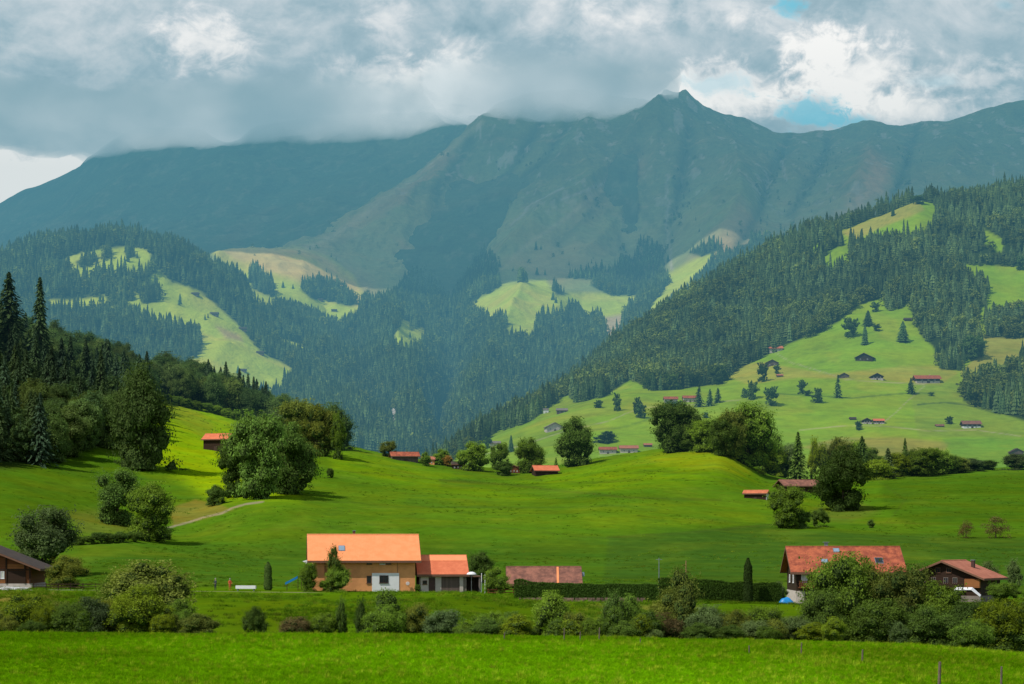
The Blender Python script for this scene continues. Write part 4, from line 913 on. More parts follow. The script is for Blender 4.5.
# --- big farmhouse on the right ----------------------------------------------------
Y1 = 308
x0, y0, z0 = gp(844, Y1)
fh = thing('farmhouse', 'large dark timber farmhouse with weathered red-orange tile roof and three roof lights', 'farmhouse', (x0-0.2, y0, 0.25))
G4 = gable_house(fh, 15.8, 10.2, 5.2, 33, 0.85, 0.95, m_wood, m_oldred, base=m_plaster, hb=2.0)
for (xx, dd_, ww, ll) in ((-3.35, 3.0, 1.05, 0.9), (1.15-2.3, 0.5, 1.0, 0.9), (0.0-0.4, 3.2, 1.0, 0.9), (6.4-1.4, 2.7, 1.25, 1.3)):
    on_slope(G4, xx, dd_, ww, ll, m_sky if xx < 4 else m_glass, 'roof_light', fh)
m = MB(); m.box(-2.75, -2.25, 0.25, 0.75, G4['hr']-0.5, G4['hr']+0.85); ch = m.build('chimney', m_metal, fh); m = MB(); m.box(-2.95, -2.05, 0.1, 0.9, G4['hr']+0.852, G4['hr']+0.95); m.build('chimney_cap', m_metal, ch)
fy = -5.1
m = MB()
m.box(-7.6, 7.6, fy-1.0, fy-0.004, 2.45, 2.58)
m.box(-7.6, -7.5, fy-1.0, fy-0.004, 3.0, 3.05)
for k in range(52): m.box(-7.6+k*0.298, -7.6+k*0.298+0.2, fy-1.0, fy-0.95, 2.60, 3.45)
m.box(-7.65, 7.65, fy-1.03, fy-0.93, 3.452, 3.54); m.build('balcony', m_woodr, fh)
window(fh, -6.7, 3.3, 0.9, 1.3, fy, pane=m_curt); window(fh, -4.4, 3.3, 0.9, 1.3, fy); window(fh, -1.0, 3.3, 1.0, 1.3, fy); window(fh, 3.0, 3.3, 1.0, 1.3, fy); window(fh, 6.0, 3.3, 1.0, 1.3, fy)
window(fh, -4.2, 0.9, 1.0, 1.1, fy-0.05, pane=m_glass); window(fh, 2.0, 0.9, 1.1, 1.1, fy-0.05, pane=m_glass)
m = MB(); m.box(-6.6, -5.6, fy-0.1, fy-0.054, 0, 2.0); m.build('door', m_door, fh)
window(fh, -2.0, 3.2, 0.9, 1.2, -7.9, side='left', mull=1); window(fh, 2.0, 3.2, 0.9, 1.2, -7.9, side='left', mull=1)
# --- chalet far right -------------------------------------------------------------------
ps = gp(966, 312)
cl = thing('chalet', 'dark timber chalet with low dull red roof and an orange boarded bay', 'chalet', (ps[0]-1.7, ps[1]+1, 0.9), R(-34))
G5 = gable_house(cl, 8.5, 12.0, 3.35, 21.5, 0.9, 0.9, m_wood, m_chalet, base=m_grey, hb=0.5, ridge='y')
m = MB(); m.box(3.6, 6.02, -4.75, -4.26, 1.75, 3.1); m.build('bay', m_woodo, cl)
m = MB(); m.box(-5.6, 3.4, -5.1, -4.26, 1.65, 1.75)
for k in range(30): m.box(-5.6+k*0.3, -5.6+k*0.3+0.22, -5.1, -5.05, 1.77, 2.5)
m.build('balcony', m_wood, cl)
for xx in (-3.4, -1.6, 0.4, 1.9): window(cl, xx, 2.35, 0.75, 0.95, -4.25, frame=m_grey)
for xx in (-0.9, 0.9): window(cl, xx, 4.0, 0.8, 0.8, -4.25, frame=m_fascia)
m = MB(); m.box(2.6, 3.1, 0.6, 1.1, 4.4, 5.9); ch = m.build('chimney', m_door, cl); m = MB(); m.box(2.52, 3.18, 0.52, 1.18, 5.902, 6.0); m.build('chimney_cap', m_metal, ch)
window(cl, -0.5, 2.2, 1.2, 0.9, 6.0, side='right', frame=m_door); window(cl, 2.2, 2.2, 1.2, 0.9, 6.0, side='right', frame=m_door)
ps = gp(967, 300)
aw = thing('white_awning', 'white sagging awning in front of the dark chalet, half behind the bushes', 'awning', (ps[0], ps[1], 0.8), R(-20))
m = MB(); m.add([(-1.9, 0, 1.7), (0.6, 0, 1.75), (1.9, 0, 0.75), (1.9, 1.6, 0.9), (0.6, 1.6, 2.05), (-1.9, 1.6, 2.0), (-1.9, 0, 1.62), (0.6, 0, 1.67), (1.9, 0, 0.67), (1.9, 1.6, 0.82), (0.6, 1.6, 1.97), (-1.9, 1.6, 1.92)],
      [(0, 1, 4, 5), (1, 2, 3, 4), (6, 11, 10, 7), (7, 10, 9, 8), (0, 6, 7, 1), (1, 7, 8, 2), (2, 8, 9, 3), (3, 9, 10, 4), (4, 10, 11, 5), (5, 11, 6, 0)]); m.build('cloth', m_white, aw)
m = MB(); [m.cyl((x_, y_, -0.4), (x_, y_, 1.64 if x_ < 1 else 0.7), 0.03) for x_ in (-1.85, 1.85) for y_ in (0.05, 1.5)]; m.build('frame', m_metal, aw)
# --- chalet at the left edge ------------------------------------------------------------------
ps = gp(-14, 304)
cl2 = thing('chalet', 'dark brown timber chalet with white curtained windows cut off by the left picture edge', 'chalet', (ps[0], ps[1], 3.1))
G6 = gable_house(cl2, 9.0, 16.0, 3.0, 21.5, 1.6, 1.2, m_woodr, m_darkroof, base=m_plaster, hb=0.35, ridge='y')
fy = -4.5
m = MB()
for xx in (7.7, 6.95, 4.15, 0.5, -2.5): m.box(xx, xx+0.22, fy-0.16, fy-0.004, 0.36, 3.0+max(0, 8.0-abs(xx))*0.39-0.15)
m.box(-7.9, 7.9, fy-0.12, fy-0.006, 2.35, 2.55); m.build('timber_frame', m_wood, cl2)
m = MB(); m.box(4.4, 6.93, fy-0.06, fy-0.004, 0.36, 2.3); m.build('barn_door', m_wood, cl2)
m = MB(); m.box(4.4, 6.93, fy-0.07, fy-0.004, 2.56, 3.3); m.box(0.8, 4.1, fy-0.07, fy-0.004, 0.4, 1.0); m.build('board_panel', m_woodo, cl2)
for xx in (2.5, 3.1, 3.7): window(cl2, xx, 1.1, 0.5, 1.1, fy, pane=m_curt, mull=0)
window(cl2, 2.3, 3.4, 0.8, 0.8, fy, pane=m_curt)
ps = gp(12, 290)
tr = thing('planter_wall', 'pale concrete terrace edge with white flowers below the left chalet', 'planter', (ps[0], ps[1], 2.55))
m = MB(); m.box(-5.5, 3.0, -0.5, 0.5, -0.9, 0.18); m.box(-5.6, 3.1, -0.6, -0.5, 0.02, 0.24); m.build('trough', m_plaster, tr)
bl = crown_broad(77, 1500, 0.02, 14, 0.0, 1.0, 'shrub'); me = raw_mesh('flowers', bl[0]*np.array([5.5, 0.9, 0.55])+np.array([-0.2, 0, 0.1]), bl[1], False); link('flowers', me, m_white, tr)

# --- small barns and farms across the slopes ---------------------------------------------------
def farm(u, v, wpx, label, roof, wall, base=None, ridge='x', rz=0, ratio=0.75, hw=0.30, pitch=26, land=NEAR, name='barn', cat='barn', group=None, win=3, chim=False, y0=None, y1=None, dz=0):
    p = land.hit(u, v, y0, y1); s = p.y/F; W = wpx*s*0.86
    t = thing(name, label, cat, (p.x, p.y+W*0.3, p.z-0.3+dz), R(rz), group)
    L, D = (W, W*ratio) if ridge == 'x' else (W*ratio, W)
    H = W*hw; over = 0.07*W
    g_ = gable_house(t, L, D, H, pitch, over, over, wall, roof, 0.22, base, H*0.45 if base else 0, ridge, m_fascia, 1.2)
    fy = -(D/2 if ridge == 'x' else L/2)
    if win:
        wd = W
        for k in range(win):
            xx = (k+0.5)/win*wd*0.84-wd*0.42
            window(t, xx, H*(0.52 if base else 0.35), wd*0.075, H*0.27, fy, frame=m_white, mull=0)
        if base: window(t, -wd*0.25, H*0.12, wd*0.08, H*0.24, fy-0.05, mull=0); window(t, wd*0.22, H*0.12, wd*0.08, H*0.24, fy-0.05, mull=0)
    m = MB(); m.box(-W*0.06, W*0.07, fy-0.09, fy-0.053, 0, H*0.42); m.build('door', m_door, t)
    if chim:
        m = MB(); m.box(W*0.12, W*0.12+0.7, 0.1 if ridge == 'x' else 0.1, 0.8, g_['hr']-0.8, g_['hr']+1.1); m.build('chimney', m_plaster, t)
    return t
farm(218, 451, 30, 'small barn with bright orange roof on the steep sunny slope above the big trees', m_redorg, m_wood, rz=-14, ratio=.75, hw=.50, pitch=28, win=0, y0=600, y1=860)
farm(404, 461, 30, 'wide barn with dull red roof and grey gable left of the crest village', m_oldred, m_woodg, rz=10, ratio=.6, hw=.23, pitch=25, win=0, y0=700, y1=900)
farm(428, 464, 15, 'small pinkish house with red roof half hidden behind trees on the meadow crest', m_chalet, m_ochre, ratio=.8, hw=.4, y0=700, y1=960, name='house', cat='house')
farm(458, 469, 14, 'dark barn mostly hidden by the round tree on the meadow crest', m_darkroof, m_wood, ratio=.8, hw=.45, y0=700, y1=960)
farm(514, 473, 13, 'small red timber house between two trees on the meadow crest', m_chalet, m_woodr, hw=.5, y0=700, y1=900, name='house', cat='house', ridge='y')
farm(545, 475, 27, 'barn with vivid red tile roof beside the big solitary tree', m_redorg, m_wood, rz=14, ratio=.65, hw=.24, pitch=30, win=0, y0=700, y1=900)
t_ = farm(757, 499, 26, 'little field barn with orange roof and a white end wall', m_barnred, m_wood, rz=-18, ratio=.5, hw=.30, pitch=24, win=0, y0=560, y1=760)
for c_ in t_.children:
    if c_.name.startswith('wall'): xm = max(v_.co.x for v_ in c_.data.vertices); ym = max(v_.co.y for v_ in c_.data.vertices); zm = min(q.co.z for q in c_.data.vertices if q.co.z > 0.3)
m = MB(); m.box(xm+0.003, xm+0.08, -ym, ym, -0.4, zm); m.build('end_wall', m_white, t_)
farm(800, 492, 44, 'broad brown roofed barn with red boarded end beside the dense round tree', m_brown, m_wood, rz=16, ratio=.62, hw=.2, pitch=24, win=0, y0=600, y1=800)
B = HILL
farm(495, 446, 12, 'small grey hut at the lower left tip of the hillside meadow', m_greyroof, m_plaster, land=B, win=0, name='hut', cat='hut')
farm(554, 431, 20, 'pale farmhouse with dark grey roof on the lower hillside meadow', m_greyroof, m_plaster, land=B, ridge='y', hw=.26, rz=10, name='farmhouse', cat='farmhouse')
farm(562, 413, 12, 'small dark roofed hut close under the forest edge at the meadow tip', m_greyroof, m_woodg, land=B, win=2, name='hut', cat='hut')
farm(546, 413, 6, 'tiny white hut against the forest, left of the dark roofed hut', m_greyroof, m_white, land=B, win=0, hw=.7, name='hut', cat='hut')
farm(608, 454, 19, 'red roofed farmhouse with dark end, first of the pair behind the meadow ridge', m_oldred, m_plaster, land=B, hw=.3, ratio=.6, name='farmhouse', cat='farmhouse')
farm(629, 453, 20, 'brown roofed farmhouse with white wall, second of the pair behind the meadow ridge', m_chalet, m_plaster, land=B, hw=.3, ratio=.6, name='farmhouse', cat='farmhouse')
farm(648, 447, 9, 'tiny brown shed left of the broad ridge tree', m_chalet, m_woodg, land=B, win=0, name='shed', cat='shed')
farm(671, 403, 15, 'white walled farmhouse with red roof below the forest, left one of two', m_oldred, m_plaster, land=B, hw=.34, name='farmhouse', cat='farmhouse')
farm(690, 402, 15, 'white walled farmhouse with red roof next to three spruces, right one of two', m_oldred, m_plaster, land=B, hw=.34, name='farmhouse', cat='farmhouse')
farm(776, 352, 15, 'cream chalet with tan orange roof at the top corner of the meadow by the wood', m_barnred, m_plaster, land=B, hw=.3, chim=True, name='chalet', cat='chalet')
farm(772, 366, 14, 'dark roofed barn just below the cream chalet at the wood edge', m_darkroof, m_woodg, land=B, ridge='y', win=2, hw=.28)
farm(780, 377, 7, 'tiny brown shed under a small tree on the yellow strip', m_chalet, m_woodg, land=B, win=0, name='shed', cat='shed')
farm(844, 378, 11, 'small dark hay barn at the left of the yellow hay strip', m_darkroof, m_woodg, land=B, ridge='y', win=0, hw=.3)
farm(866, 361, 20, 'dark brown barn standing alone high on the green slope', m_brown, m_wood, land=B, ridge='y', rz=-20, win=2, hw=.22)
farm(877, 380, 14, 'chalet with dark roof and white lower wall on the hay strip', m_darkroof, m_wood, m_plaster, land=B, ridge='y', hw=.32, name='chalet', cat='chalet')
farm(928, 383, 27, 'wide chalet with orange and red roof near the forest on the right', m_oldred, m_wood, m_plaster, land=B, hw=.2, pitch=22, chim=True, name='chalet', cat='chalet')
farm(867, 424, 11, 'dark gabled chalet, left half of the white terraced farm pair', m_darkroof, m_wood, m_plaster, land=B, ridge='y', hw=.4, name='chalet', cat='chalet')
farm(879, 424, 12, 'chalet with orange roof, right half of the white terraced farm pair', m_redorg, m_wood, m_plaster, land=B, hw=.34, name='chalet', cat='chalet')
farm(853, 420, 7, 'tiny dark shed beside the white terraced farm pair', m_darkroof, m_wood, land=B, win=0, name='shed', cat='shed')
farm(972, 428, 20, 'brown roofed farmhouse with bright white ground floor on the right meadow', m_brown, m_wood, m_white, land=B, ridge='x', hw=.26, name='farmhouse', cat='farmhouse')
farm(940, 427, 9, 'low brown hut left of the white based farmhouse', m_brown, m_woodg, land=B, win=0, hw=.18, name='hut', cat='hut')
farm(1017, 455, 15, 'dark roofed barn with pale wall above the bluish bushes at the right edge', m_darkroof, m_woodg, land=B, ridge='y', hw=.28, win=0)
farm(908, 321, 8, 'tiny dark hut high on the meadow beside the forest', m_darkroof, m_wood, land=B, win=0, name='hut', cat='hut')
for (u_, v_, w_, lb) in ((214, 316, 9, 'dark hut with pale wall on the big sunlit far meadow, uppermost of three'), (243, 331, 9, 'dark hut at the right border of the far sunlit meadow'), (260, 355, 8, 'small hut at the lower right of the far sunlit meadow'), (195, 296, 8, 'dark hut near the top of the far sunlit meadow'),
                     (243, 372, 7, 'lowest dark hut of the far sunlit meadow just above the near trees'), (320, 301, 6, 'tiny hut in the middle of the far hazy pasture'), (334, 312, 6, 'tiny pale hut at the lower right of the far hazy pasture')):
    farm(u_, v_, w_, lb, m_darkroof, m_woodg, land=MTN, win=0, name='hut', cat='hut', hw=.35)

# ================================================================== THINGS AROUND THE HOUSES
def hedge(u0, u1, Y, h, d, label, seed, bulge=0.0, name='hedge'):
    xa, xb = (u0-512)/F*Y, (u1-512)/F*Y; r = np.random.default_rng(seed); n = int((xb-xa)*1900)
    x = r.uniform(xa, xb, n); top = h*(1+0.07*fbm(x, x*0+seed, 1.6, 3, seed)+bulge*np.exp(-((x-xa-1.0)/1.1)**2))
    side = r.random(n); y = np.where(side < 0.45, -d/2, np.where(side < 0.8, r.uniform(-d/2, d/2, n), d/2)); z = np.where((side < 0.45) | (side >= 0.8), r.random(n)**0.9*top, top)
    y = y*(1-0.25*(z/top)**3)+r.normal(size=n)*0.10; z = z+r.normal(size=n)*0.06
    N = np.stack([r.normal(size=n)*0.6, np.sign(y)*(side < 0.45)+r.normal(size=n)*0.5, (side >= 0.45)*0.9+r.normal(size=n)*0.5], 1); N /= np.linalg.norm(N, axis=1, keepdims=True)
    zg = NEAR.z(x, Y+y*0)
    v, f = leaf_quads(np.stack([x, Y+y, zg+z], 1), N, 0.06+0.06*r.random(n), r)
    cx = (xa+xb)/2; zc = float(NEAR.z(cx, Y))
    t = thing(name, label, 'hedge', (cx, Y, zc))
    me = raw_mesh('foliage', v-np.array([cx, Y, zc]), f, False); o = link('foliage', me, M_leaf, t); o.color = (0.035, 0.07, 0.014, 1)
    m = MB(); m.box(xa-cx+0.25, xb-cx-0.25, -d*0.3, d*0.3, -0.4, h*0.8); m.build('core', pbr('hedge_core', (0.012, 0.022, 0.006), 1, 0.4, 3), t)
hedge(514, 658, 287, 2.3, 1.6, 'long clipped dark green hedge above the rubble stone wall', 1, 0.16)
hedge(658, 781, 292, 3.0, 2.0, 'tall uneven hedge running up to the farmhouse, behind the cypress', 2, 0.0)
x0, y0, z0 = gp(578, 283)
m = MB(); r = random.Random(3)
xs = -8.6
while xs < 8.8:
    for row in range(3):
        w_ = r.uniform(0.4, 0.9); hgt = 0.27; zz = row*0.27+r.uniform(-.02, .02); m.box(xs+r.uniform(0, .2), xs+w_, -0.3+r.uniform(-.08, .05), 0.3, zz-0.2*(row == 0), zz+hgt-0.02)
    xs += 0.62
o = m.build('stone_wall', m_stone); o.location = (x0, y0, z0-0.25); o['label'] = 'low brown rubble stone wall under the clipped hedge'; o['category'] = 'wall'
# slender clipped cypresses
def cypress(u, Y, wpx, vtop, label):
    p = gp(u, Y); s = Y/F; H = CAMZ+(HOR-vtop)*s-p[2]
    t = thing('cypress', label, 'tree', p); r = np.random.default_rng(int(u)); n = 9000
    q = r.random(n)**0.85; rad = 0.5*np.clip(np.minimum(1, (1-q)*4+0.25), 0, 1)*(1-0.25*q)*np.where(q < 0.06, 0.8, 1)
    an = r.random(n)*6.2832; rr = rad*(0.85+0.18*r.random(n)+0.06*np.sin(an*5+q*20))
    C = np.stack([np.cos(an)*rr, np.sin(an)*rr, q], 1); N = np.stack([np.cos(an), np.sin(an), 0.5+0*an], 1)+r.normal(size=(n, 3))*0.5; N /= np.linalg.norm(N, axis=1, keepdims=True)
    W = wpx*s; C = C*np.array([W, W, H]); v, f = leaf_quads(C, N, 0.05+0.05*r.random(n), r)
    o = link('crown', raw_mesh('crown', v, f, False), M_needle, t); o.color = (0.035, 0.062, 0.018, 1)
    m = MB(); m.cyl((0, 0, -0.3), (0, 0, H*0.9), 0.12, 0.03); m.build('trunk', bark, t)
cypress(268, 299, 8.5, 562, 'narrow dark columnar cypress standing alone left of the ochre house')
cypress(748, 289, 10, 558, 'narrow yellow-green columnar cypress rising out of the tall hedge')
# wooden mast and slide, person, table, tarpaulin
x0, y0, z0 = gp(686, 296); m = MB(); m.cyl((0, 0, -0.4), (0, 0, 5.6), 0.10, 0.07, 10); m.cyl((0, 0, 5.6), (0, 0, 5.68), 0.1, 0.02)
o = m.build('wooden_mast', pbr('mast_wood', (0.30, 0.17, 0.08), 0.8, 0.2, 3)); o.location = (x0, y0, z0); o['label'] = 'thin light brown wooden mast behind the airy tree'; o['category'] = 'mast'
x0, y0, z0 = gp(659, 330); m = MB(); m.cyl((0, 0, -0.4), (0, 0, 5.2), 0.09, 0.06, 10); m.cyl((-0.5, 0, 4.9), (0.5, 0, 4.9), 0.04)
o = m.build('utility_pole', m_metal); o.location = (x0, y0, z0); o['label'] = 'slim grey utility pole with short crossbar behind the hedges'; o['category'] = 'pole'
x0, y0, z0 = gp(292, 300)
sl = thing('playground_slide', 'bright blue playground slide left of the ochre house bushes', 'slide', (x0, y0, z0), R(4))
m = MB(); m.add([(-0.95, -0.35, 0.95), (0.85, -0.35, 1.9), (0.85, 0.35, 1.9), (-0.95, 0.35, 0.95), (-0.95, -0.35, 0.87), (0.85, -0.35, 1.82), (0.85, 0.35, 1.82), (-0.95, 0.35, 0.87)], [(0, 1, 2, 3), (7, 6, 5, 4), (0, 4, 5, 1), (2, 6, 7, 3), (1, 5, 6, 2), (3, 7, 4, 0)])
for y_ in (-0.42, 0.36): m.add([(-1.0, y_, 0.85), (0.85, y_, 1.8), (0.85, y_, 2.18), (-1.0, y_, 1.2), (-1.0, y_+0.06, 0.85), (0.85, y_+0.06, 1.8), (0.85, y_+0.06, 2.18), (-1.0, y_+0.06, 1.2)], [(0, 1, 2, 3), (7, 6, 5, 4), (0, 4, 5, 1), (2, 6, 7, 3), (1, 5, 6, 2), (3, 7, 4, 0)])
m.build('chute', m_blue, sl); m = MB(); [m.cyl((x_, y_, -0.1), (x_, y_, z_), 0.035) for x_, z_ in ((0.9, 2.1), (1.4, 2.1), (-0.75, 0.9)) for y_ in (-0.33, 0.33)]
for k in range(5): m.cyl((1.4, -0.33, 0.3+k*0.38), (1.4, 0.33, 0.3+k*0.38), 0.025)
m.box(0.88, 1.42, -0.36, 0.36, 1.82, 1.87); m.build('frame', m_door, sl)
x0, y0, z0 = gp(246, 297)
bt = thing('white_trough', 'long white trough on short legs left of the lone cypress', 'trough', (x0, y0, z0), R(-3))
m = MB(); m.box(-1.5, 1.5, -0.4, 0.4, 0.3, 0.38); m.box(-1.5, 1.5, -0.4, -0.34, 0.382, 0.8); m.box(-1.5, 1.5, 0.34, 0.4, 0.382, 0.72); m.box(-1.5, -1.44, -0.338, 0.338, 0.382, 0.72); m.box(1.44, 1.5, -0.338, 0.338, 0.382, 0.75); m.build('basin', m_white, bt)
for x_ in (-1.2, 1.2): m = MB(); m.box(x_-0.08, x_+0.08, -0.3, 0.3, -0.1, 0.298); m.build('leg', m_metal, bt)
# person in an orange-red jacket, one skinned body
def person(u, Y, label, cloth, rz):
    p = gp(u, Y); t = thing('person', label, 'person', p, rz)
    import bmesh
    J = {'pel': (0, 0, .93, .15), 'spi': (0, .02, 1.12, .145), 'che': (0, .01, 1.33, .165), 'nec': (0, 0, 1.47, .06), 'hd1': (0, -.02, 1.56, .085), 'hd2': (0, -.02, 1.68, .095), 'hd3': (0, -.01, 1.76, .06)}
    for s, n_ in ((-1, 'l'), (1, 'r')):
        J.update({'hip'+n_: (s*.10, 0, .88, .105), 'kne'+n_: (s*.12, -.04, .48, .07), 'ank'+n_: (s*.13, .02, .09, .045), 'toe'+n_: (s*.15, -.14, .04, .04),
                  'sho'+n_: (s*.19, 0, 1.40, .07), 'elb'+n_: (s*.27, -.04, 1.12, .05), 'wri'+n_: (s*.22, -.24, .98, .032), 'han'+n_: (s*.20, -.33, .96, .036)})
    E = [('pel', 'spi'), ('spi', 'che'), ('che', 'nec'), ('nec', 'hd1'), ('hd1', 'hd2'), ('hd2', 'hd3')]
    for n_ in 'lr': E += [('pel', 'hip'+n_), ('hip'+n_, 'kne'+n_), ('kne'+n_, 'ank'+n_), ('ank'+n_, 'toe'+n_), ('che', 'sho'+n_), ('sho'+n_, 'elb'+n_), ('elb'+n_, 'wri'+n_), ('wri'+n_, 'han'+n_)]
    ks = list(J); me = bpy.data.meshes.new('body'); me.from_pydata([J[k][:3] for k in ks], [(ks.index(a_), ks.index(b_)) for a_, b_ in E], [])
    o = link('body', me, None, t); sk = o.modifiers.new('skin', 'SKIN'); 
    for i, k in enumerate(ks): me.skin_vertices[0].data[i].radius = (J[k][3], J[k][3]*0.85)
    me.skin_vertices[0].data[0].use_root = True; sb = o.modifiers.new('sub', 'SUBSURF'); sb.levels = 2; sb.render_levels = 2
    # skin below, jacket and trousers by height on the figure
    mt = newmat('person_cloth'); g = G(mt.node_tree); tc = g.n('ShaderNodeTexCoord').outputs['Object']; sp = g.n('ShaderNodeSeparateXYZ', {0: tc})
    c1 = g.mix(g.m('GREATER_THAN', sp.outputs[2], 0.92), cloth[1], cloth[0]); c2 = g.mix(g.m('GREATER_THAN', sp.outputs[2], 1.47), c1, (0.5, 0.3, 0.2)); c3 = g.mix(g.m('LESS_THAN', sp.outputs[1], -0.25), c2, (0.5, 0.3, 0.2))
    g.out(g.n('ShaderNodeBsdfPrincipled', {'Base Color': c3, 'Roughness': 0.85})); me.materials.append(mt)
    m = MB(); v, f = tube([(0, 0, 1.66), (0, 0.005, 1.74), (0, 0.01, 1.81)], [0.115, 0.11, 0.05], 12); m.add(v, f); m.F.append(tuple(range(24, 36))); m.build('hair', pbr('hair_grey', (0.25, 0.24, 0.23), 0.9, 0.2, 20), t)
person(230, 298.5, 'person in orange-red jacket and trousers standing on the lane left of the white trough', ((0.62, 0.10, 0.035), (0.60, 0.12, 0.05)), R(25))
person(215.5, 298.5, 'person in dark clothes standing on the lane, left of the one in orange', ((0.03, 0.04, 0.05), (0.02, 0.025, 0.04)), R(-40))
x0, y0, z0 = gp(786, 291)
tp_ = thing('tarpaulin_heap', 'heap covered with a bright blue tarpaulin between hedge and farmhouse', 'tarpaulin', (x0, y0, z0))
V = []; nx, ny = 26, 14
for j in range(ny):
    for i in range(nx):
        a_ = -1+2*i/(nx-1); b_ = -1+2*j/(ny-1); zz = 0.95*(1-abs(a_)**3)*(1-abs(b_)**2.5)*(1+0.15*math.sin(3*a_+1)-0.12*a_)+0.05*math.sin(9*a_+4*b_)
        V.append((a_*1.35, b_*0.8, max(zz, -0.05)))
me = quad_mesh('cover', np.array(V), ny, nx); link('cover', me, m_blue, tp_)
m = MB()
for k in range(4): m.cyl((-1.1, -0.25+k*0.15, 0.15+0.1*(k % 2)), (1.0, -0.25+k*0.15, 0.15+0.1*(k % 2)), 0.09)
m.build('logs', bark, tp_)
# fence posts of the hay meadow and hedgerow
posts = [(939, 687, 24, 3.4, 'thick weathered fence post in the hay meadow, second from the right edge'), (1001, 690, 23, 2.4, 'grey fence post in the hay meadow nearest the right edge'),
         (862, 664, 14, 2.0, 'thin pale stake standing alone in the hay meadow'), (801, 657, 14, 1.5, 'dark thin stake at the meadow edge before the big bushes'), (749, 655, 9, 1.4, 'short dark stake at the meadow edge before the low willows'),
         (640, 646, 7, 1.3, 'short pale stake in front of the brown bush'), (599, 641, 13, 1.5, 'grey stake beside the slender dark twin trees'), (580, 641, 9, 1.3, 'low grey stake left of the slender twin trees'), (564, 641, 12, 1.4, 'grey stake under the middle bushes'), (504, 641, 8, 1.4, 'low stake before the left of the middle bushes')]
for (u_, v_, hp, wp, lb) in posts:
    p = NEAR.hit(u_, min(v_, 700)); s = p.y/F; m = MB(); hh = hp*s; rr = wp*s/2
    m.cyl((0, 0, -0.4), (0.03, 0, hh), rr, rr*0.86, 9); m.cyl((0.03, 0, hh), (0.03, 0, hh+rr*0.5), rr*0.86, rr*0.4, 9)
    o = m.build('fence_post', m_post); o.location = p; o.rotation_euler = (random.uniform(-.03, .03), random.uniform(-.04, .04), 0); o['label'] = lb; o['category'] = 'fence post'; o['group'] = 'fence posts along the hay meadow'
# rail fence along the lane on the left
x0, y0, z0 = gp(75, 291); rf_ = thing('rail_fence', 'dark wooden rail fence along the lane between the left chalet and the bushes', 'fence', (x0, y0, z0))
m = MB(); m.box(-6.2, 8.5, -0.03, 0.03, 0.82, 0.94); m.box(-6.2, 8.5, -0.03, 0.03, 0.42, 0.54); m.build('rail', m_wood, rf_)
for k in range(9): m = MB(); m.box(-6.1+k*1.8, -6.0+k*1.8, 0.032, 0.13, -0.5, 1.05); m.build('post', m_wood, rf_)
x0, y0, z0 = gp(500, 297); rf_ = thing('rail_fence', 'low reddish wooden rail fence between the white poles and the clipped hedge', 'fence', (x0, y0, z0))
m = MB(); m.box(-1.9, 2.2, -0.03, 0.03, 0.7, 0.85); m.box(-1.9, 2.2, -0.03, 0.03, 0.3, 0.42); m.build('rail', m_woodr, rf_)
for k in range(4): m = MB(); m.box(-1.8+k*1.25, -1.7+k*1.25, 0.032, 0.13, -0.4, 0.95); m.build('post', m_woodr, rf_)

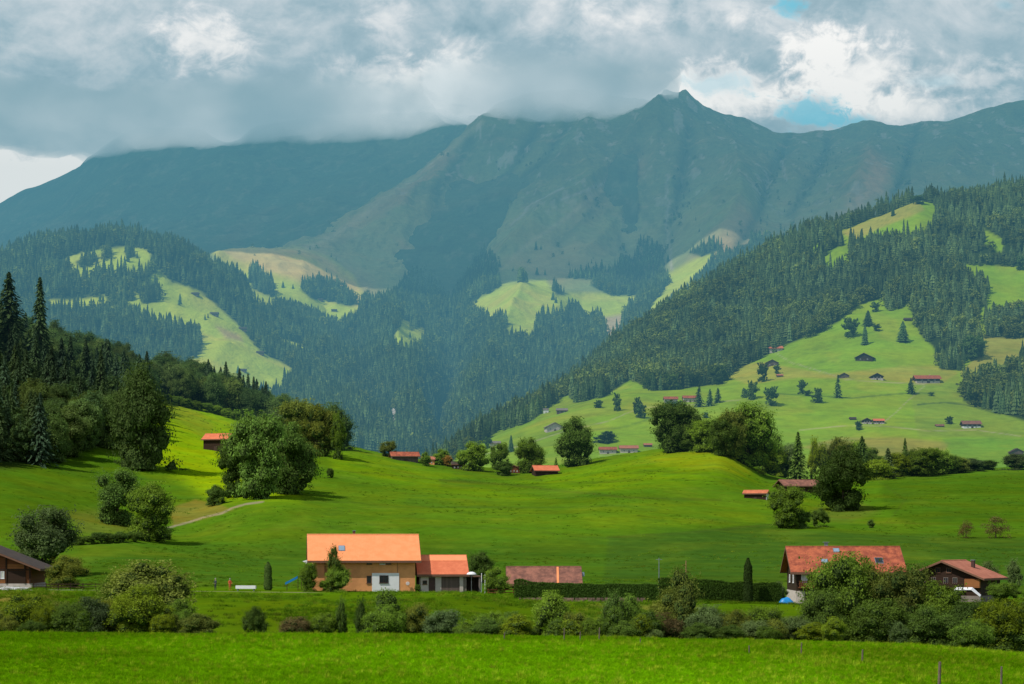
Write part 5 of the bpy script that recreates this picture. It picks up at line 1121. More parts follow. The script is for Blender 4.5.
# ================================================================== TREES AND BUSHES, ONE BY ONE
DK = (0.052, 0.094, 0.022); MD = (0.072, 0.126, 0.020); LT = (0.115, 0.168, 0.016); YL = (0.120, 0.165, 0.018); OL = (0.084, 0.108, 0.024); BR = (0.075, 0.062, 0.034); GB = (0.072, 0.112, 0.050)
T = [  # kind, u, v(base), w, h, colour, label, (y0,y1)
 ('broad', 577, 466, 35, 48, DK, 'tall full round tree standing alone on the meadow crest right of the red roofed barn'),
 ('broad', 529, 473, 28, 35, MD, 'round tree directly left of the vivid red roofed barn'),
 ('broad', 472, 471, 30, 29, MD, 'squat dark round tree left of centre on the meadow crest'),
 ('broad', 500, 470, 20, 27, MD, 'small upright leafy tree between the squat round tree and the red house'),
 ('spruce', 556, 470, 7, 13, DK, 'tiny dark spruce just right of the red roofed barn'),
 ('broad', 441, 465, 16, 16, MD, 'small green tree left of the orange tinted bush on the crest'),
 ('broad', 426, 466, 10, 14, MD, 'little tree in front of the pinkish house'),
 ('broad', 389, 457, 17, 16, OL, 'low olive tree left of the wide crest barn'),
 ('broad', 675, 452, 44, 50, DK, 'big broad round tree on the yellow ridge, leftmost of the ridge group'),
 ('broad', 707, 452, 32, 32, MD, 'lower round tree between the two big trees of the ridge group'),
 ('broad', 748, 466, 52, 62, MD, 'largest spreading tree of the ridge group with brownish left side'),
 ('broad', 731, 458, 28, 48, OL, 'brownish green tree leaning against the largest ridge tree'),
 ('shrub', 762, 474, 30, 36, LT, 'light green lower tree under the largest ridge tree'),
 ('shrub', 778, 474, 24, 26, LT, 'lime green bush left of the pointed spruce'),
 ('spruce', 798, 480, 22, 48, DK, 'dark pointed spruce above the brown roofed barn'),
 ('tall', 815, 478, 13, 42, LT, 'slim yellowish poplar right of the pointed spruce'),
 ('tall', 832, 476, 14, 36, OL, 'slender olive tree behind the dense round tree'),
 ('spruce', 862, 478, 22, 42, DK, 'broad dark conifer behind the valley tree line, right of the dense round tree'),
 ('spruce', 888, 478, 20, 30, GB, 'bluish conifer in the middle of the valley tree line'),
 ('shrub', 876, 480, 34, 20, LT, 'pale rounded bushes in front of the valley tree line'),
 ('spruce', 905, 476, 12, 38, DK, 'slim pointed spruce in the valley tree line'),
 ('broad', 926, 476, 36, 28, MD, 'yellow-green tree right of the slim pointed spruce'),
 ('broad', 950, 474, 26, 19, MD, 'low leafy tree, second from the end of the valley tree line'),
 ('broad', 838, 476, 30, 40, OL, 'olive crowned tree rising behind the dense round tree'),
 ('broad', 858, 474, 30, 36, MD, 'rounded tree filling the gap right of the dense round tree'),
 ('broad', 873, 476, 26, 28, DK, 'dark round tree left of the bluish conifer'),
 ('broad', 896, 477, 26, 24, LT, 'light green tree left of the slim pointed spruce'),
 ('broad', 912, 476, 24, 26, DK, 'dark green tree at the foot of the slim pointed spruce'),
 ('broad', 938, 475, 28, 26, MD, 'rounded yellow-green tree before the end of the valley tree line'),
 ('broad', 958, 473, 24, 16, OL, 'low olive tree near the end of the valley tree line'),
 ('shrub', 984, 470, 24, 10, MD, 'last low bush of the valley tree line'),
 ('broad', 788, 472, 28, 34, GB, 'grey green tree between the ridge group and the pointed spruce'),
 ('tall', 822, 477, 16, 36, YL, 'yellow tinted poplar behind the brown roofed barn'),
 ('broad', 692, 451, 26, 30, DK, 'dark tree wedged between the broad ridge tree and the lower one'),
 ('broad', 724, 456, 30, 40, DK, 'dark tree in the middle of the ridge group'),
 ('broad', 768, 470, 34, 44, MD, 'rounded tree on the right flank of the largest ridge tree'),
 ('shrub', 970, 471, 26, 13, GB, 'bluish bushes ending the valley tree line'),
 ('shrub', 1016, 470, 30, 16, GB, 'bluish round bushes by the right picture edge on the crest'),
 ('broad', 843, 511, 50, 62, DK, 'dense dark round tree standing in the meadow right of the brown roofed barn'),
 ('broad', 787, 528, 34, 42, MD, 'rounded tree of the small meadow clump above the farmhouse'),
 ('shrub', 803, 528, 18, 18, DK, 'dark bush in the middle of the meadow clump above the farmhouse'),
 ('shrub', 820, 527, 16, 19, DK, 'small dark bush at the right end of the meadow clump'),
 ('shrub', 871, 528, 7, 9, DK, 'tiny lone dark bush on the meadow above the farmhouse'),
 ('sparse', 966, 538, 17, 18, BR, 'small thin brownish tree on the right meadow, left one of two'),
 ('sparse', 996, 538, 25, 22, BR, 'umbrella shaped brownish tree on the right meadow, right one of two'),
 ('tall', 338, 459, 19, 46, MD, 'upright poplar-like tree standing alone on the left crest'),
 ('broad', 317, 456, 38, 50, OL, 'brownish green tree at the end of the left wood'),
 ('broad', 299, 454, 40, 54, OL, 'olive tree second from the end of the left wood'),
 ('broad', 257, 499, 50, 86, DK, 'tallest tree of the big clump beside the farm track'),
 ('broad', 290, 494, 48, 70, DK, 'right tree of the big clump beside the farm track'),
 ('broad', 238, 497, 36, 62, DK, 'left tree of the big clump beside the farm track'),
 ('broad', 272, 492, 48, 78, GB, 'tree in the middle of the big clump beside the farm track'),
 ('shrub', 216, 505, 19, 20, DK, 'dark round bush at the bend of the farm track'),
 ('shrub', 330, 478, 8, 10, DK, 'tiny dark bush on the meadow right of the big clump'),
 ('broad', 118, 525, 46, 56, DK, 'left one of two round trees on the brownish slope'),
 ('broad', 149, 541, 46, 58, MD, 'right and nearer one of two round trees on the brownish slope'),
 ('broad', 42, 577, 66, 70, GB, 'wide grey-green tree behind the left chalet'),
 ('shrub', 68, 590, 38, 33, OL, 'round olive and rust tinted bush right of the left chalet'),
 ('cone', 141, 469, 60, 102, (0.038, 0.066, 0.022), 'tall ragged tree leaning out from the edge of the left wood'),
 ('shrub', 16, 563, 30, 14, DK, 'dark bush on the slope behind the left chalet roof'),
 # beside the houses
 ('shrub', 309, 593, 19, 29, MD, 'green bush at the left corner of the ochre house'),
 ('shrub', 338, 594, 25, 27, MD, 'dense bush in front of the ochre wall'),
 ('airy', 334, 594, 17, 47, OL, 'slim young tree reaching the roof of the ochre house'),
 ('shrub', 325, 594, 14, 12, MD, 'low plant between the two bushes of the ochre house'),
 ('shrub', 418, 594, 6, 9, DK, 'small dark potted bush by the garage corner'),
 ('broad', 480, 583, 26, 32, DK, 'dark leafy tree behind the white poles'),
 ('broad', 497, 586, 24, 28, MD, 'green tree between the white poles and the brown roofed barn'),
 ('shrub', 777, 592, 18, 24, GB, 'grey green bush at the left gable of the farmhouse'),
 ('broad', 985, 590, 30, 33, GB, 'dark tree behind the right chalet roof'),
 ('tall', 1014, 600, 16, 36, GB, 'bluish slender tree at the right edge behind the chalet'),
 ('shrub', 1004, 603, 30, 22, MD, 'dark green bush right of the chalet wall'),
]
for t in T:
    kind, u_, v_, w_, h_, c_, lb = t
    behind = dict(y0=900, y1=1250) if (kind, u_) in (('tall', 832), ('spruce', 888), ('spruce', 862)) else {}
    if v_ > 583:      # on the house terrace
        p = gp(u_, 298 if u_ < 600 else 296)
        if u_ in (338, 309, 325, 334): p = gp(u_, 299-2.5)
        if u_ in (985, 1014): p = gp(u_, 330)
        plant(kind, u_, v_, w_, h_, lb, c_, at=Vector(p), cat='bush' if kind == 'shrub' else 'tree')
    else:
        plant(kind, u_, v_, w_, h_, lb, c_, cat='bush' if kind == 'shrub' else 'tree', y0=320, y1=860)
plant('shrub', 447, 466, 11, 11, 'orange tinted autumn coloured bush on the meadow crest', (0.19, 0.11, 0.03), cat='bush', y0=700, y1=860)
plant('shrub', 503, 475, 18, 14, 'small dark bush below the upright leafy tree on the crest', DK, cat='bush', y0=700, y1=860)
# dark strip of scrub on the left slope
for i in range(9):
    plant('shrub', 76+i*11, 545-i*0.7, 15, 9+random.uniform(0, 3), 'low dark scrub bush in the strip leading to the two round trees', DK, cat='bush', group='scrub strip left of the two round trees', y0=340, y1=600)
for i in range(8):
    plant('shrub', 166+i*10, 403+i*2.2+(i > 5), 13, 9, 'low dark bush in the hedge line crossing the steep sunny slope', MD, cat='bush', group='hedge line on the steep slope', y0=760, y1=900)
# hedgerow along the stream: each bush
HR = [ # u, w, h, top shape kind, colour, label, Y
 (28, 58, 42, 'shrub', LT, 'light green bush at the far left of the streamside hedgerow', 178), (8, 40, 30, 'shrub', OL, 'dull bush cut by the left edge in the streamside hedgerow', 182), (60, 30, 34, 'shrub', OL, 'small olive bush between light green and dark bush on the left', 184), (90, 46, 38, 'shrub', GB, 'dark grey-green leafy bush left of the light domed willow', 177),
 (148, 92, 74, 'shrub', OL, 'largest domed bush rising behind the others on the left', 194), (120, 56, 62, 'shrub', MD, 'dark left shoulder of the largest domed bush', 197), (139, 54, 50, 'shrub', LT, 'bright light green domed willow in front of the largest bush', 174), (180, 34, 36, 'shrub', MD, 'mid green bush at the right foot of the largest domed bush', 179), (163, 24, 22, 'shrub', LT, 'small pale bush at the foot of the light domed willow', 171),
 (204, 20, 15, 'airy', OL, 'thin weedy shrub right of the big left bushes', 173), (255, 23, 30, 'shrub', DK, 'isolated round dark bush in the grassy gap', 176),
 (296, 34, 20, 'shrub', BR, 'low brownish bush at the start of the middle hedgerow', 177), (325, 30, 24, 'shrub', MD, 'low green bush beside the brownish one', 178), (341, 15, 40, 'tall', DK, 'slim dark upright shrub, left of a pair below the ochre house', 178), (361, 15, 40, 'tall', DK, 'slim dark upright shrub, right of a pair below the ochre house', 177),
 (388, 42, 48, 'airy', MD, 'tall feathery bush below the white panel of the ochre house', 178), (385, 38, 32, 'shrub', MD, 'dense lower bush wrapped around the tall feathery bush', 175), (418, 32, 34, 'shrub', OL, 'olive bush below the garage', 179), (444, 40, 28, 'shrub', GB, 'grey-green silvery bush below the carport', 177), (466, 24, 17, 'shrub', MD, 'low bush right of the silvery bush', 175),
 (488, 36, 25, 'shrub', MD, 'rounded dark green bush left of the middle tall bush', 178), (512, 28, 27, 'shrub', DK, 'dark bush beside the middle tall bush', 180), (516, 30, 22, 'shrub', MD, 'low leafy bush at the foot of the middle tall bush', 174), (552, 44, 48, 'cone', MD, 'broad tall bush in the middle of the hedgerow below the stone wall', 179), (575, 26, 28, 'shrub', OL, 'olive bush right of the middle tall bush', 177), (594, 22, 24, 'shrub', MD, 'small bush left of the twin slender trees', 176),
 (613, 26, 50, 'tall', DK, 'left of twin slender dark trees at the stream', 180), (630, 26, 46, 'cone', MD, 'right of twin slender trees at the stream', 181), (657, 48, 28, 'shrub', BR, 'brown leafless looking bush in front of the airy tree', 177), (680, 44, 74, 'airy', OL, 'tall airy pale green tree above the brown bush', 182), (674, 50, 50, 'shrub', OL, 'dense lower growth of the airy pale tree', 184),
 (708, 42, 36, 'shrub', GB, 'grey-green willow right of the airy tree', 179), (736, 36, 32, 'shrub', OL, 'olive willow in the low part of the hedgerow', 178), (764, 46, 36, 'shrub', MD, 'dark low willow below the blue tarpaulin', 181), (756, 34, 22, 'shrub', GB, 'pale low willow in front of the dark one', 174), (796, 40, 27, 'shrub', GB, 'grey-green low willow left of the big trees', 176),
 (842, 72, 90, 'shrub', MD, 'big leafy tree covering the front of the farmhouse', 190), (822, 44, 54, 'shrub', DK, 'dark side growth left of the big leafy tree', 184), (868, 56, 84, 'cone', OL, 'tall thin-topped tree before the farmhouse roof', 193), (904, 70, 80, 'shrub', OL, 'broad olive tree right of the farmhouse front', 188), (880, 60, 46, 'shrub', DK, 'dark bush at the foot of the broad olive tree', 178),
 (938, 62, 66, 'shrub', MD, 'rounded tree left of the white awning', 187), (928, 50, 42, 'shrub', DK, 'dark rounded bush below the right chalet', 177), (966, 50, 50, 'shrub', DK, 'dark bush under the white awning', 182), (1002, 56, 54, 'shrub', LT, 'bright green round bush near the right edge', 178), (1032, 48, 58, 'shrub', MD, 'green bush cut by the right edge of the hedgerow', 183), (972, 40, 32, 'shrub', MD, 'low bush in front of the dark one under the awning', 173),
]
for (u_, w_, h_, kind, c_, lb, Yp) in HR:
    p = Vector(gp(u_, Yp)); bot = HOR-(p.z-CAMZ)*F/Yp
    vis = float(np.interp(u_, [0, 400, 600, 750, 900, 1024], [635, 637, 640, 642, 646, 655]))
    plant(kind, u_, 0, w_, h_+(bot-vis), lb, c_, at=p, cat='bush' if kind == 'shrub' else 'tree', sink=0.1)

rr_ = random.Random(31)
for i in range(58):
    u_ = rr_.choice([rr_.uniform(275, 840), rr_.uniform(275, 1030), rr_.uniform(-5, 215)])
    Yp = rr_.uniform(170.5, 183); p = Vector(gp(u_, Yp)); h_ = rr_.uniform(9, 24)+rr_.random()**3*14; vis = float(np.interp(u_, [0, 400, 600, 750, 900, 1024], [635, 637, 640, 642, 646, 655]))
    plant(rr_.choice(['shrub', 'airy', 'airy', 'shrub', 'cone']), u_, 0, h_*rr_.uniform(0.8, 1.7), h_+(HOR-(p.z-CAMZ)*F/Yp-vis), 'low wild shrub filling a gap in the streamside hedgerow', rr_.choice([MD, DK, OL, LT, GB, MD]), at=p, cat='bush', group='low shrubs filling the streamside hedgerow', sink=0.1, name='shrub')

# isolated trees on the right hillside
IT = [('ss', 865, 345, 10, 22, 'lone pointed spruce high on the hillside meadow'), ('sb', 850, 337, 16, 19, 'round tree on the upper meadow left of the lone spruce'), ('ss', 868, 326, 13, 16, 'short conifer above the lone spruce'), ('sb', 877, 331, 8, 7, 'small bush right of the short conifer'), ('sb', 875, 312, 9, 10, 'little round tree in the top notch of the meadow'),
      ('ss', 903, 342, 14, 22, 'broad spruce on the meadow beside the wood'), ('sb', 973, 360, 22, 24, 'round tree at the corner of the yellow field'), ('sb', 802, 394, 9, 14, 'round tree at the left end of the field hedge'), ('sb', 818, 403, 11, 15, 'bush-like tree just below the field hedge'),
      ('ms', 838, 398, 10, 23, 'tall dark tree standing on the field hedge'), ('ms', 911, 394, 9, 16, 'small dark tree below the wide chalet'), ('sb', 772, 406, 14, 19, 'dark round tree right of the thin pair on the meadow'), ('sb', 762, 382, 11, 19, 'dark tree below the two upper huts'), ('sb', 777, 374, 7, 9, 'small tree beside the tiny shed on the yellow strip'),
      ('sb', 752, 400, 11, 19, 'light upright tree left of the dark round tree'), ('sb', 745, 398, 7, 10, 'small tree left of the light upright tree'), ('ms', 699, 407, 11, 22, 'left and tallest of three spruces by the twin farmhouses'), ('ms', 710, 406, 9, 17, 'middle one of three spruces by the twin farmhouses'), ('ms', 718, 403, 9, 15, 'right one of three spruces by the twin farmhouses'),
      ('sb', 617, 411, 8, 18, 'thin tree on the lower meadow below the forest notch'), ('sb', 640, 418, 12, 14, 'round bush on the lower meadow'), ('sb', 637, 413, 8, 16, 'pale tree behind the round bush on the lower meadow'), ('sb', 606, 443, 22, 12, 'wide hedge-like clump above the pair of farmhouses'), ('sb', 672, 409, 20, 9, 'dark bushes in front of the left white farmhouse'),
      ('sb', 598, 408, 10, 8, 'little pale bush by the forest notch'), ('sb', 859, 430, 8, 9, 'small tree in front of the terraced farm pair'), ('sb', 949, 424, 8, 8, 'thin small tree above the low brown hut'), ('sb', 1018, 470, 24, 15, 'blue grey bushes below the barn at the right edge'), ('sb', 487, 449, 9, 12, 'small hazy tree beside the grey hut'), ('ss', 511, 452, 8, 18, 'hazy pale tree behind the village trees'),
      ('sb', 706, 418, 6, 6, 'tiny bush on the meadow above the ridge group'), ('sb', 931, 396, 6, 4, 'tiny bush right of the hedge end'), ('sb', 808, 396, 9, 6, 'low bush on the field hedge right of its first tree'), ('sb', 1020, 270, 10, 14, 'dark tree at the right edge above the high meadow'), ('ss', 893, 216, 6, 10, 'tiny spruce on the yellow crest meadow'), ('sb', 919, 204, 14, 9, 'dark round trees on the crest above the yellow meadow')]
for kind, u_, v_, w_, h_, lb in IT:
    plant(kind, u_, v_, w_, h_, lb, (0.05, 0.095, 0.035) if kind != 'ss' else (0.04, 0.08, 0.03), HILL, sink=0.3)

# the wood on the left hill: every tree its own
X, Y, Z, u, v = sample(NEAR, -70, 345, 560, 960, 7.8, 21)
k = (poly_sd(u, v, FOR_NEAR) > -0.5) | ((u > 150) & (u < 330) & (Y > 895) & (Y < 955))
k &= ~((Y > 940) & (u < 150) & (v > 400))
X, Y, Z, u, v = X[k], Y[k], Z[k], u[k], v[k]
r = np.random.default_rng(5)
ins = poly_sd(u, v, FOR_NEAR); pick = (r.random(len(u)) < np.where(ins < 10, 1.0, 0.42))
X, Y, Z, u, v, ins = X[pick], Y[pick], Z[pick], u[pick], v[pick], ins[pick]
o_ = r.permutation(len(Y))[:300]
Xa, Ya, Za, ua, va = sample(NEAR, -160, 300, 560, 955, 6.2, 23)
ka = (poly_sd(ua, va, FOR_NEAR) > 5) | ((ua > 165) & (ua < 318) & (Ya > 905))
Xa, Ya, Za = Xa[ka], Ya[ka], Za[ka]; n = len(Xa); ra = np.random.default_rng(24); ha = ra.uniform(7, 13, n); ba = ra.random(n) < 0.75
scatter('wood_understorey', np.stack([Xa, Ya, Za-0.3], 1), np.stack([ha*np.where(ba, 0.85, 0.9), ha*np.where(ba, 0.85, 0.9), ha], 1), np.stack([Xa*0, Xa*0, ra.random(n)*6.28], 1), np.where(ba, ra.integers(0, 2, n), 2),
        proto_collection('understorey_plant', [mk('plant', crown_broad(540+i, 2600, 0.030, 12, 0.0, 1.0, 'shrub'), leaf_mat('understorey_leaves', (0.030, 0.056, 0.022), False, 0.2, 0.3), False) for i in range(2)]+[mk('plant', crown_spruce(560, 24, 8, 0.34, 0.05, 4), leaf_mat('understorey_needles', (0.022, 0.040, 0.022), False, 0.1, 0.2), False)]),
        kind='stuff', label='dark young growth filling the left hill wood between its trees', category='undergrowth')
for i in o_:
    s = Y[i]/F; un = fbm(X[i:i+1], Y[i:i+1], 70, 2, 33)[0]
    con = un < (-0.30 if 45 < u[i] < 170 else -0.08) or u[i] < 30 and random.random() < 0.5
    near_end = u[i] > 150
    if con:
        h_ = random.uniform(16, 23) if not near_end else random.uniform(14, 21); w_ = h_*0.36
        plant('spruce', 0, 0, w_/s, h_/s, 'dark tall spruce crowded into the wood on the left hill', random.choice([(0.028, 0.050, 0.030), (0.032, 0.058, 0.031), (0.038, 0.064, 0.031)]), at=Vector((X[i], Y[i], Z[i])), group='spruces of the wood on the left hill')
    else:
        h_ = random.uniform(13, 18) if not near_end else random.uniform(13, 18); w_ = h_*random.uniform(0.65, 0.9)
        plant(random.choice(['broad', 'broad', 'cone']), 0, 0, w_/s, h_/s, 'dark leafy tree crowded into the wood on the left hill', random.choice([(0.038, 0.072, 0.030), (0.058, 0.095, 0.032), (0.046, 0.084, 0.032), (0.060, 0.092, 0.032)]), at=Vector((X[i], Y[i], Z[i])), group='leafy trees of the wood on the left hill')
# the two spruces that stand above the skyline of the wood
for (u_, Y_, top, w_, lb) in ((9, 800, 273, 46, 'tallest dark spruce rising over the wood at the left edge'), (40, 790, 278, 34, 'pointed spruce rising over the wood, second from the left edge'), (-14, 790, 292, 40, 'broad spruce partly beyond the left picture edge'), (103, 860, 345, 22, 'slim spruce breaking the outline of the left wood'), (85, 860, 345, 20, 'small pointed spruce left of the slim one on the wood outline')):
    x = (u_-512)/F*Y_; z = float(NEAR.z(x, Y_)); vb_ = HOR-(z-CAMZ)*F/Y_
    plant('spruce', 0, 0, w_, vb_-top, lb, (0.030, 0.052, 0.024), at=Vector((x, Y_, z)))

# ================================================================== HAY MEADOW GRASS
def tuft(seed, n=26, w=0.16, h=0.22):
    r = np.random.default_rng(seed); V = []; Fc = []
    for i in range(n):
        a = r.random()*6.28; b = r.random()*w; x, y = math.cos(a)*b, math.sin(a)*b; t = r.random()*6.28; dx, dy = math.cos(t)*0.012, math.sin(t)*0.012
        l = h*(0.5+0.6*r.random()); bx, by = (x+r.normal()*0.05), (y+r.normal()*0.05); o = len(V)
        V += [(x-dx, y-dy, -0.02), (x+dx, y+dy, -0.02), (bx+dx*0.6, by+dy*0.6, l*0.6), (bx-dx*0.6, by-dy*0.6, l*0.6)]; Fc.append((o, o+1, o+2, o+3))
        V += [(bx-dx*0.6, by-dy*0.6, l*0.6), (bx+dx*0.6, by+dy*0.6, l*0.6), (bx*1.5+dx*0.1, by*1.5, l), (bx*1.5-dx*0.1, by*1.5, l)]; Fc.append((o+4, o+5, o+6, o+7))
    return np.array(V), np.array(Fc)
M_grass = leaf_mat('grass_blades', (0.084, 0.185, 0.002), False, 0.4, 0.25); M_grassy = leaf_mat('grass_seed_heads', (0.15, 0.21, 0.012), False, 0.3, 0.15)
gcoll = proto_collection('grass_tuft', [mk('tuft', tuft(1), M_grass, False), mk('tuft', tuft(2, 30, 0.2, 0.26), M_grass, False), mk('tuft', tuft(3, 20, 0.14, 0.34), M_grassy, False)])
r = np.random.default_rng(8); n = 135000
yy_ = 96+(172-96)*r.random(n); uu_ = r.uniform(-650, 1680, n); xx_ = (uu_-512)/F*yy_; keep = r.random(n) < yy_/172; yy_, xx_, uu_ = yy_[keep], xx_[keep], uu_[keep]
pt = fbm(xx_, yy_, 5, 3, 44); kk = np.where((r.random(len(xx_)) < 0.06+0.3*np.clip(pt, 0, 1)+0.10*(uu_ > 750)), 2, r.integers(0, 2, len(xx_)))
sc = (0.6+0.7*r.random(len(xx_)))*(1+0.4*pt)
scatter('meadow_grass', np.stack([xx_, yy_, NEAR.z(xx_, yy_)], 1), np.stack([sc*1.3, sc*1.3, sc*(0.7+0.5*r.random(len(xx_)))], 1), np.stack([xx_*0, xx_*0, r.random(len(xx_))*6.28], 1), kk, gcoll, kind='stuff', label='tall bright green hay meadow grass across the front', category='grass')

# rough pasture tufts, docks and thistles that mottle the fields behind
wcoll = proto_collection('weed_clump', [mk('clump', tuft(11, 40, 0.35, 0.30), leaf_mat('clump_dark', (0.040, 0.090, 0.006), False, 0.3, 0.3), False), mk('clump', tuft(12, 40, 0.4, 0.35), leaf_mat('clump_mid', (0.056, 0.112, 0.006), False, 0.3, 0.4), False), mk('clump', tuft(13, 30, 0.3, 0.4), leaf_mat('clump_straw', (0.085, 0.115, 0.012), False, 0.3, 0.2), False)])
r = np.random.default_rng(18)
def field(n, y0, y1, size, thr, name, label):
    yy_ = y0*(y1/y0)**r.random(n); uu_ = r.uniform(-40, 1064, n); xx_ = (uu_-512)/F*yy_; pt = fbm(xx_, yy_, size*14, 4, 46)+0.3*fbm(xx_, yy_, size*4, 2, 47); k = pt+r.normal(size=n)*0.22 > thr
    xx_, yy_ = xx_[k], yy_[k]; n = len(xx_); s_ = size*(0.5+0.9*r.random(n))
    scatter(name, np.stack([xx_, yy_, NEAR.z(xx_, yy_)-0.03], 1), np.stack([s_*1.2, s_*1.2, s_*0.8], 1), np.stack([xx_*0, xx_*0, r.random(n)*6.28], 1), r.choice(3, n, p=[.42, .4, .18]), wcoll, kind='stuff', label=label, category='grass')
field(26000, 184, 300, 1.3, 0.05, 'bank_grass', 'rough tufted grass on the bank between hedgerow and houses')
field(26000, 312, 900, 1.05, 0.20, 'pasture_tufts', 'scattered darker tufts across the sloping green pasture')

# ================================================================== SKY, SUN, HAZE, CLOUDS, CAMERA
EL, AZ = 52.0, 33.0        # sun: from the left, a touch towards the camera
S = Vector((-math.cos(R(EL))*math.cos(R(AZ)), -math.cos(R(EL))*math.sin(R(AZ)), math.sin(R(EL))))
sun = bpy.data.lights.new('sun', 'SUN'); sun.energy = 4.3; sun.angle = R(0.5); sun.color = (1.0, 0.94, 0.84)
so = bpy.data.objects.new('sun', sun); COL.objects.link(so); so.rotation_euler = S.to_track_quat('Z', 'Y').to_euler(); so.location = (0, 0, 500)

w = bpy.data.worlds.new('World'); scene.world = w; w.use_nodes = True; w.node_tree.nodes.clear(); g = G(w.node_tree)
sky = g.n('ShaderNodeTexSky', sky_type='NISHITA'); sky.sun_disc = False; sky.sun_elevation = R(EL); sky.sun_rotation = math.atan2(S.x, S.y)
sky.air_density = 1.2; sky.dust_density = 0.6; sky.ozone_density = 2.0
d = g.n('ShaderNodeTexCoord').outputs['Generated']
sx = g.n('ShaderNodeSeparateXYZ', {0: d})
yy = g.m('MAXIMUM', sx.outputs[1], 0.02)
a = g.m('DIVIDE', sx.outputs[0], yy); b = g.m('DIVIDE', sx.outputs[2], yy)      # direction as a slope: east, up
def cloudvec(sx_, sy_, off=0.0):
    c = g.n('ShaderNodeCombineXYZ', {0: g.m('MULTIPLY', a, sx_), 1: g.m('MULTIPLY', b, sy_), 2: off}); return c.outputs[0]
n_big = g.noise(cloudvec(1.0, 1.9), 5.5, 5, 0.55, 0.3)
n_mid = g.noise(cloudvec(1.0, 1.5, 3.3), 13.0, 8, 0.60, 0.6)
n_fin = g.noise(cloudvec(1.0, 1.4, 7.0), 34.0, 6, 0.62, 0.9)
n_bil = g.m('ABSOLUTE', g.m('SUBTRACT', g.noise(cloudvec(1.0, 1.3, 11.0), 19.0, 6, 0.55, 0.4), 0.5))
n_xf = g.noise(cloudvec(1.0, 1.25, 15.0), 85.0, 6, 0.62, 0.6)
def uu(u): return (u-512)/F
def vv(v): return (HOR-v)/F
def blob(u, v, ru, rv, amp=1.0, wob=0.5):
    dx = g.m('DIVIDE', g.m('SUBTRACT', a, uu(u)), ru/F); dy = g.m('DIVIDE', g.m('SUBTRACT', b, vv(v)), rv/F)
    q = g.m('ADD', g.m('MULTIPLY', dx, dx), g.m('MULTIPLY', dy, dy))
    q = g.m('ADD', g.m('ADD', g.m('SQRT', q), g.m('MULTIPLY', g.m('SUBTRACT', n_mid, 0.5), -wob*4.5)), g.m('ADD', g.m('MULTIPLY', g.m('SUBTRACT', n_fin, 0.5), -wob*3.0), g.m('MULTIPLY', g.m('SUBTRACT', n_xf, 0.5), -wob*3.6)))
    return g.m('MULTIPLY', g.ramp(q, 1.5, 0.15), amp)
def addall(L):
    s = L[0]
    for x in L[1:]: s = g.m('ADD', s, x)
    return s
bright = addall([blob(50, 178, 140, 46, 0.80, .45), blob(70, 165, 50, 14, .3, .6), blob(10, 190, 40, 14, .3, .6), blob(205, 45, 42, 30, .55), blob(232, 82, 24, 16, .3), blob(235, 142, 30, 8, 0.5, .1), blob(385, 72, 60, 18, .5), blob(448, 92, 55, 36, .75), blob(440, 112, 60, 24, .5), blob(388, 25, 22, 34, .28), blob(460, 48, 24, 16, .3),
                 blob(650, 92, 40, 18, .7, .3), blob(730, 92, 60, 26, .75), blob(815, 52, 34, 22, .75), blob(850, 80, 60, 36, .75), blob(905, 110, 60, 20, .8, .3), blob(985, 82, 50, 20, .5), blob(700, 5, 100, 18, .25), blob(780, 22, 40, 14, .25), blob(560, 12, 40, 30, .15), blob(860, 25, 30, 20, .1)])
hole = addall([blob(815, 114, 34, 18, 1.25, .8), blob(858, 122, 34, 11, 1.2, .6), blob(792, 6, 24, 14, 1.4, .6), blob(1006, 5, 14, 7, .6, .4), blob(722, 84, 36, 14, .75, .7), blob(942, 82, 40, 11, .6, .7), blob(1018, 98, 14, 10, .3, .3)])
dark = addall([blob(50, 110, 170, 26, .55, .3), blob(150, 120, 110, 22, .5, .3), blob(560, 80, 90, 34, .45, .3), blob(930, 40, 90, 26, .35, .4), blob(330, 120, 120, 18, .3, .3)])
lum = g.m('ADD', g.m('ADD', 0.26, g.m('MULTIPLY', n_big, 0.34)), g.m('MULTIPLY', g.m('SUBTRACT', n_mid, 0.5), 0.75))
lum = g.m('ADD', lum, g.m('MULTIPLY', g.m('SUBTRACT', n_fin, 0.5), 0.34))
lum = g.m('ADD', lum, g.m('ADD', g.m('MULTIPLY', g.m('SUBTRACT', 0.08, n_bil), 0.9), g.m('MULTIPLY', g.m('SUBTRACT', n_xf, 0.5), 0.20)))
lum = g.m('ADD', lum, g.m('MULTIPLY', bright, g.m('ADD', 0.44, g.m('MULTIPLY', n_mid, 0.44))))
lum = g.m('SUBTRACT', lum, g.m('MULTIPLY', dark, 0.14), clamp=True)
cr = g.n('ShaderNodeValToRGB'); g.put(cr.inputs[0], lum)
el = cr.color_ramp.elements; el[0].position = 0.0; el[0].color = (0.18, 0.27, 0.32, 1); el[1].position = 1.0; el[1].color = (2.0, 1.8, 1.72, 1)
for p_, c_ in ((0.18, (0.34, 0.42, 0.49)), (0.38, (0.62, 0.69, 0.76)), (0.60, (1.15, 1.10, 1.13)), (0.8, (1.65, 1.50, 1.46))):
    e = el.new(p_); e.color = (*c_, 1)
blue = (0.26, 0.86, 1.15)
low = g.mix(g.m('MULTIPLY', g.ramp(hole, 0.2, 1.4), 0.9), cr.outputs[0], blue)
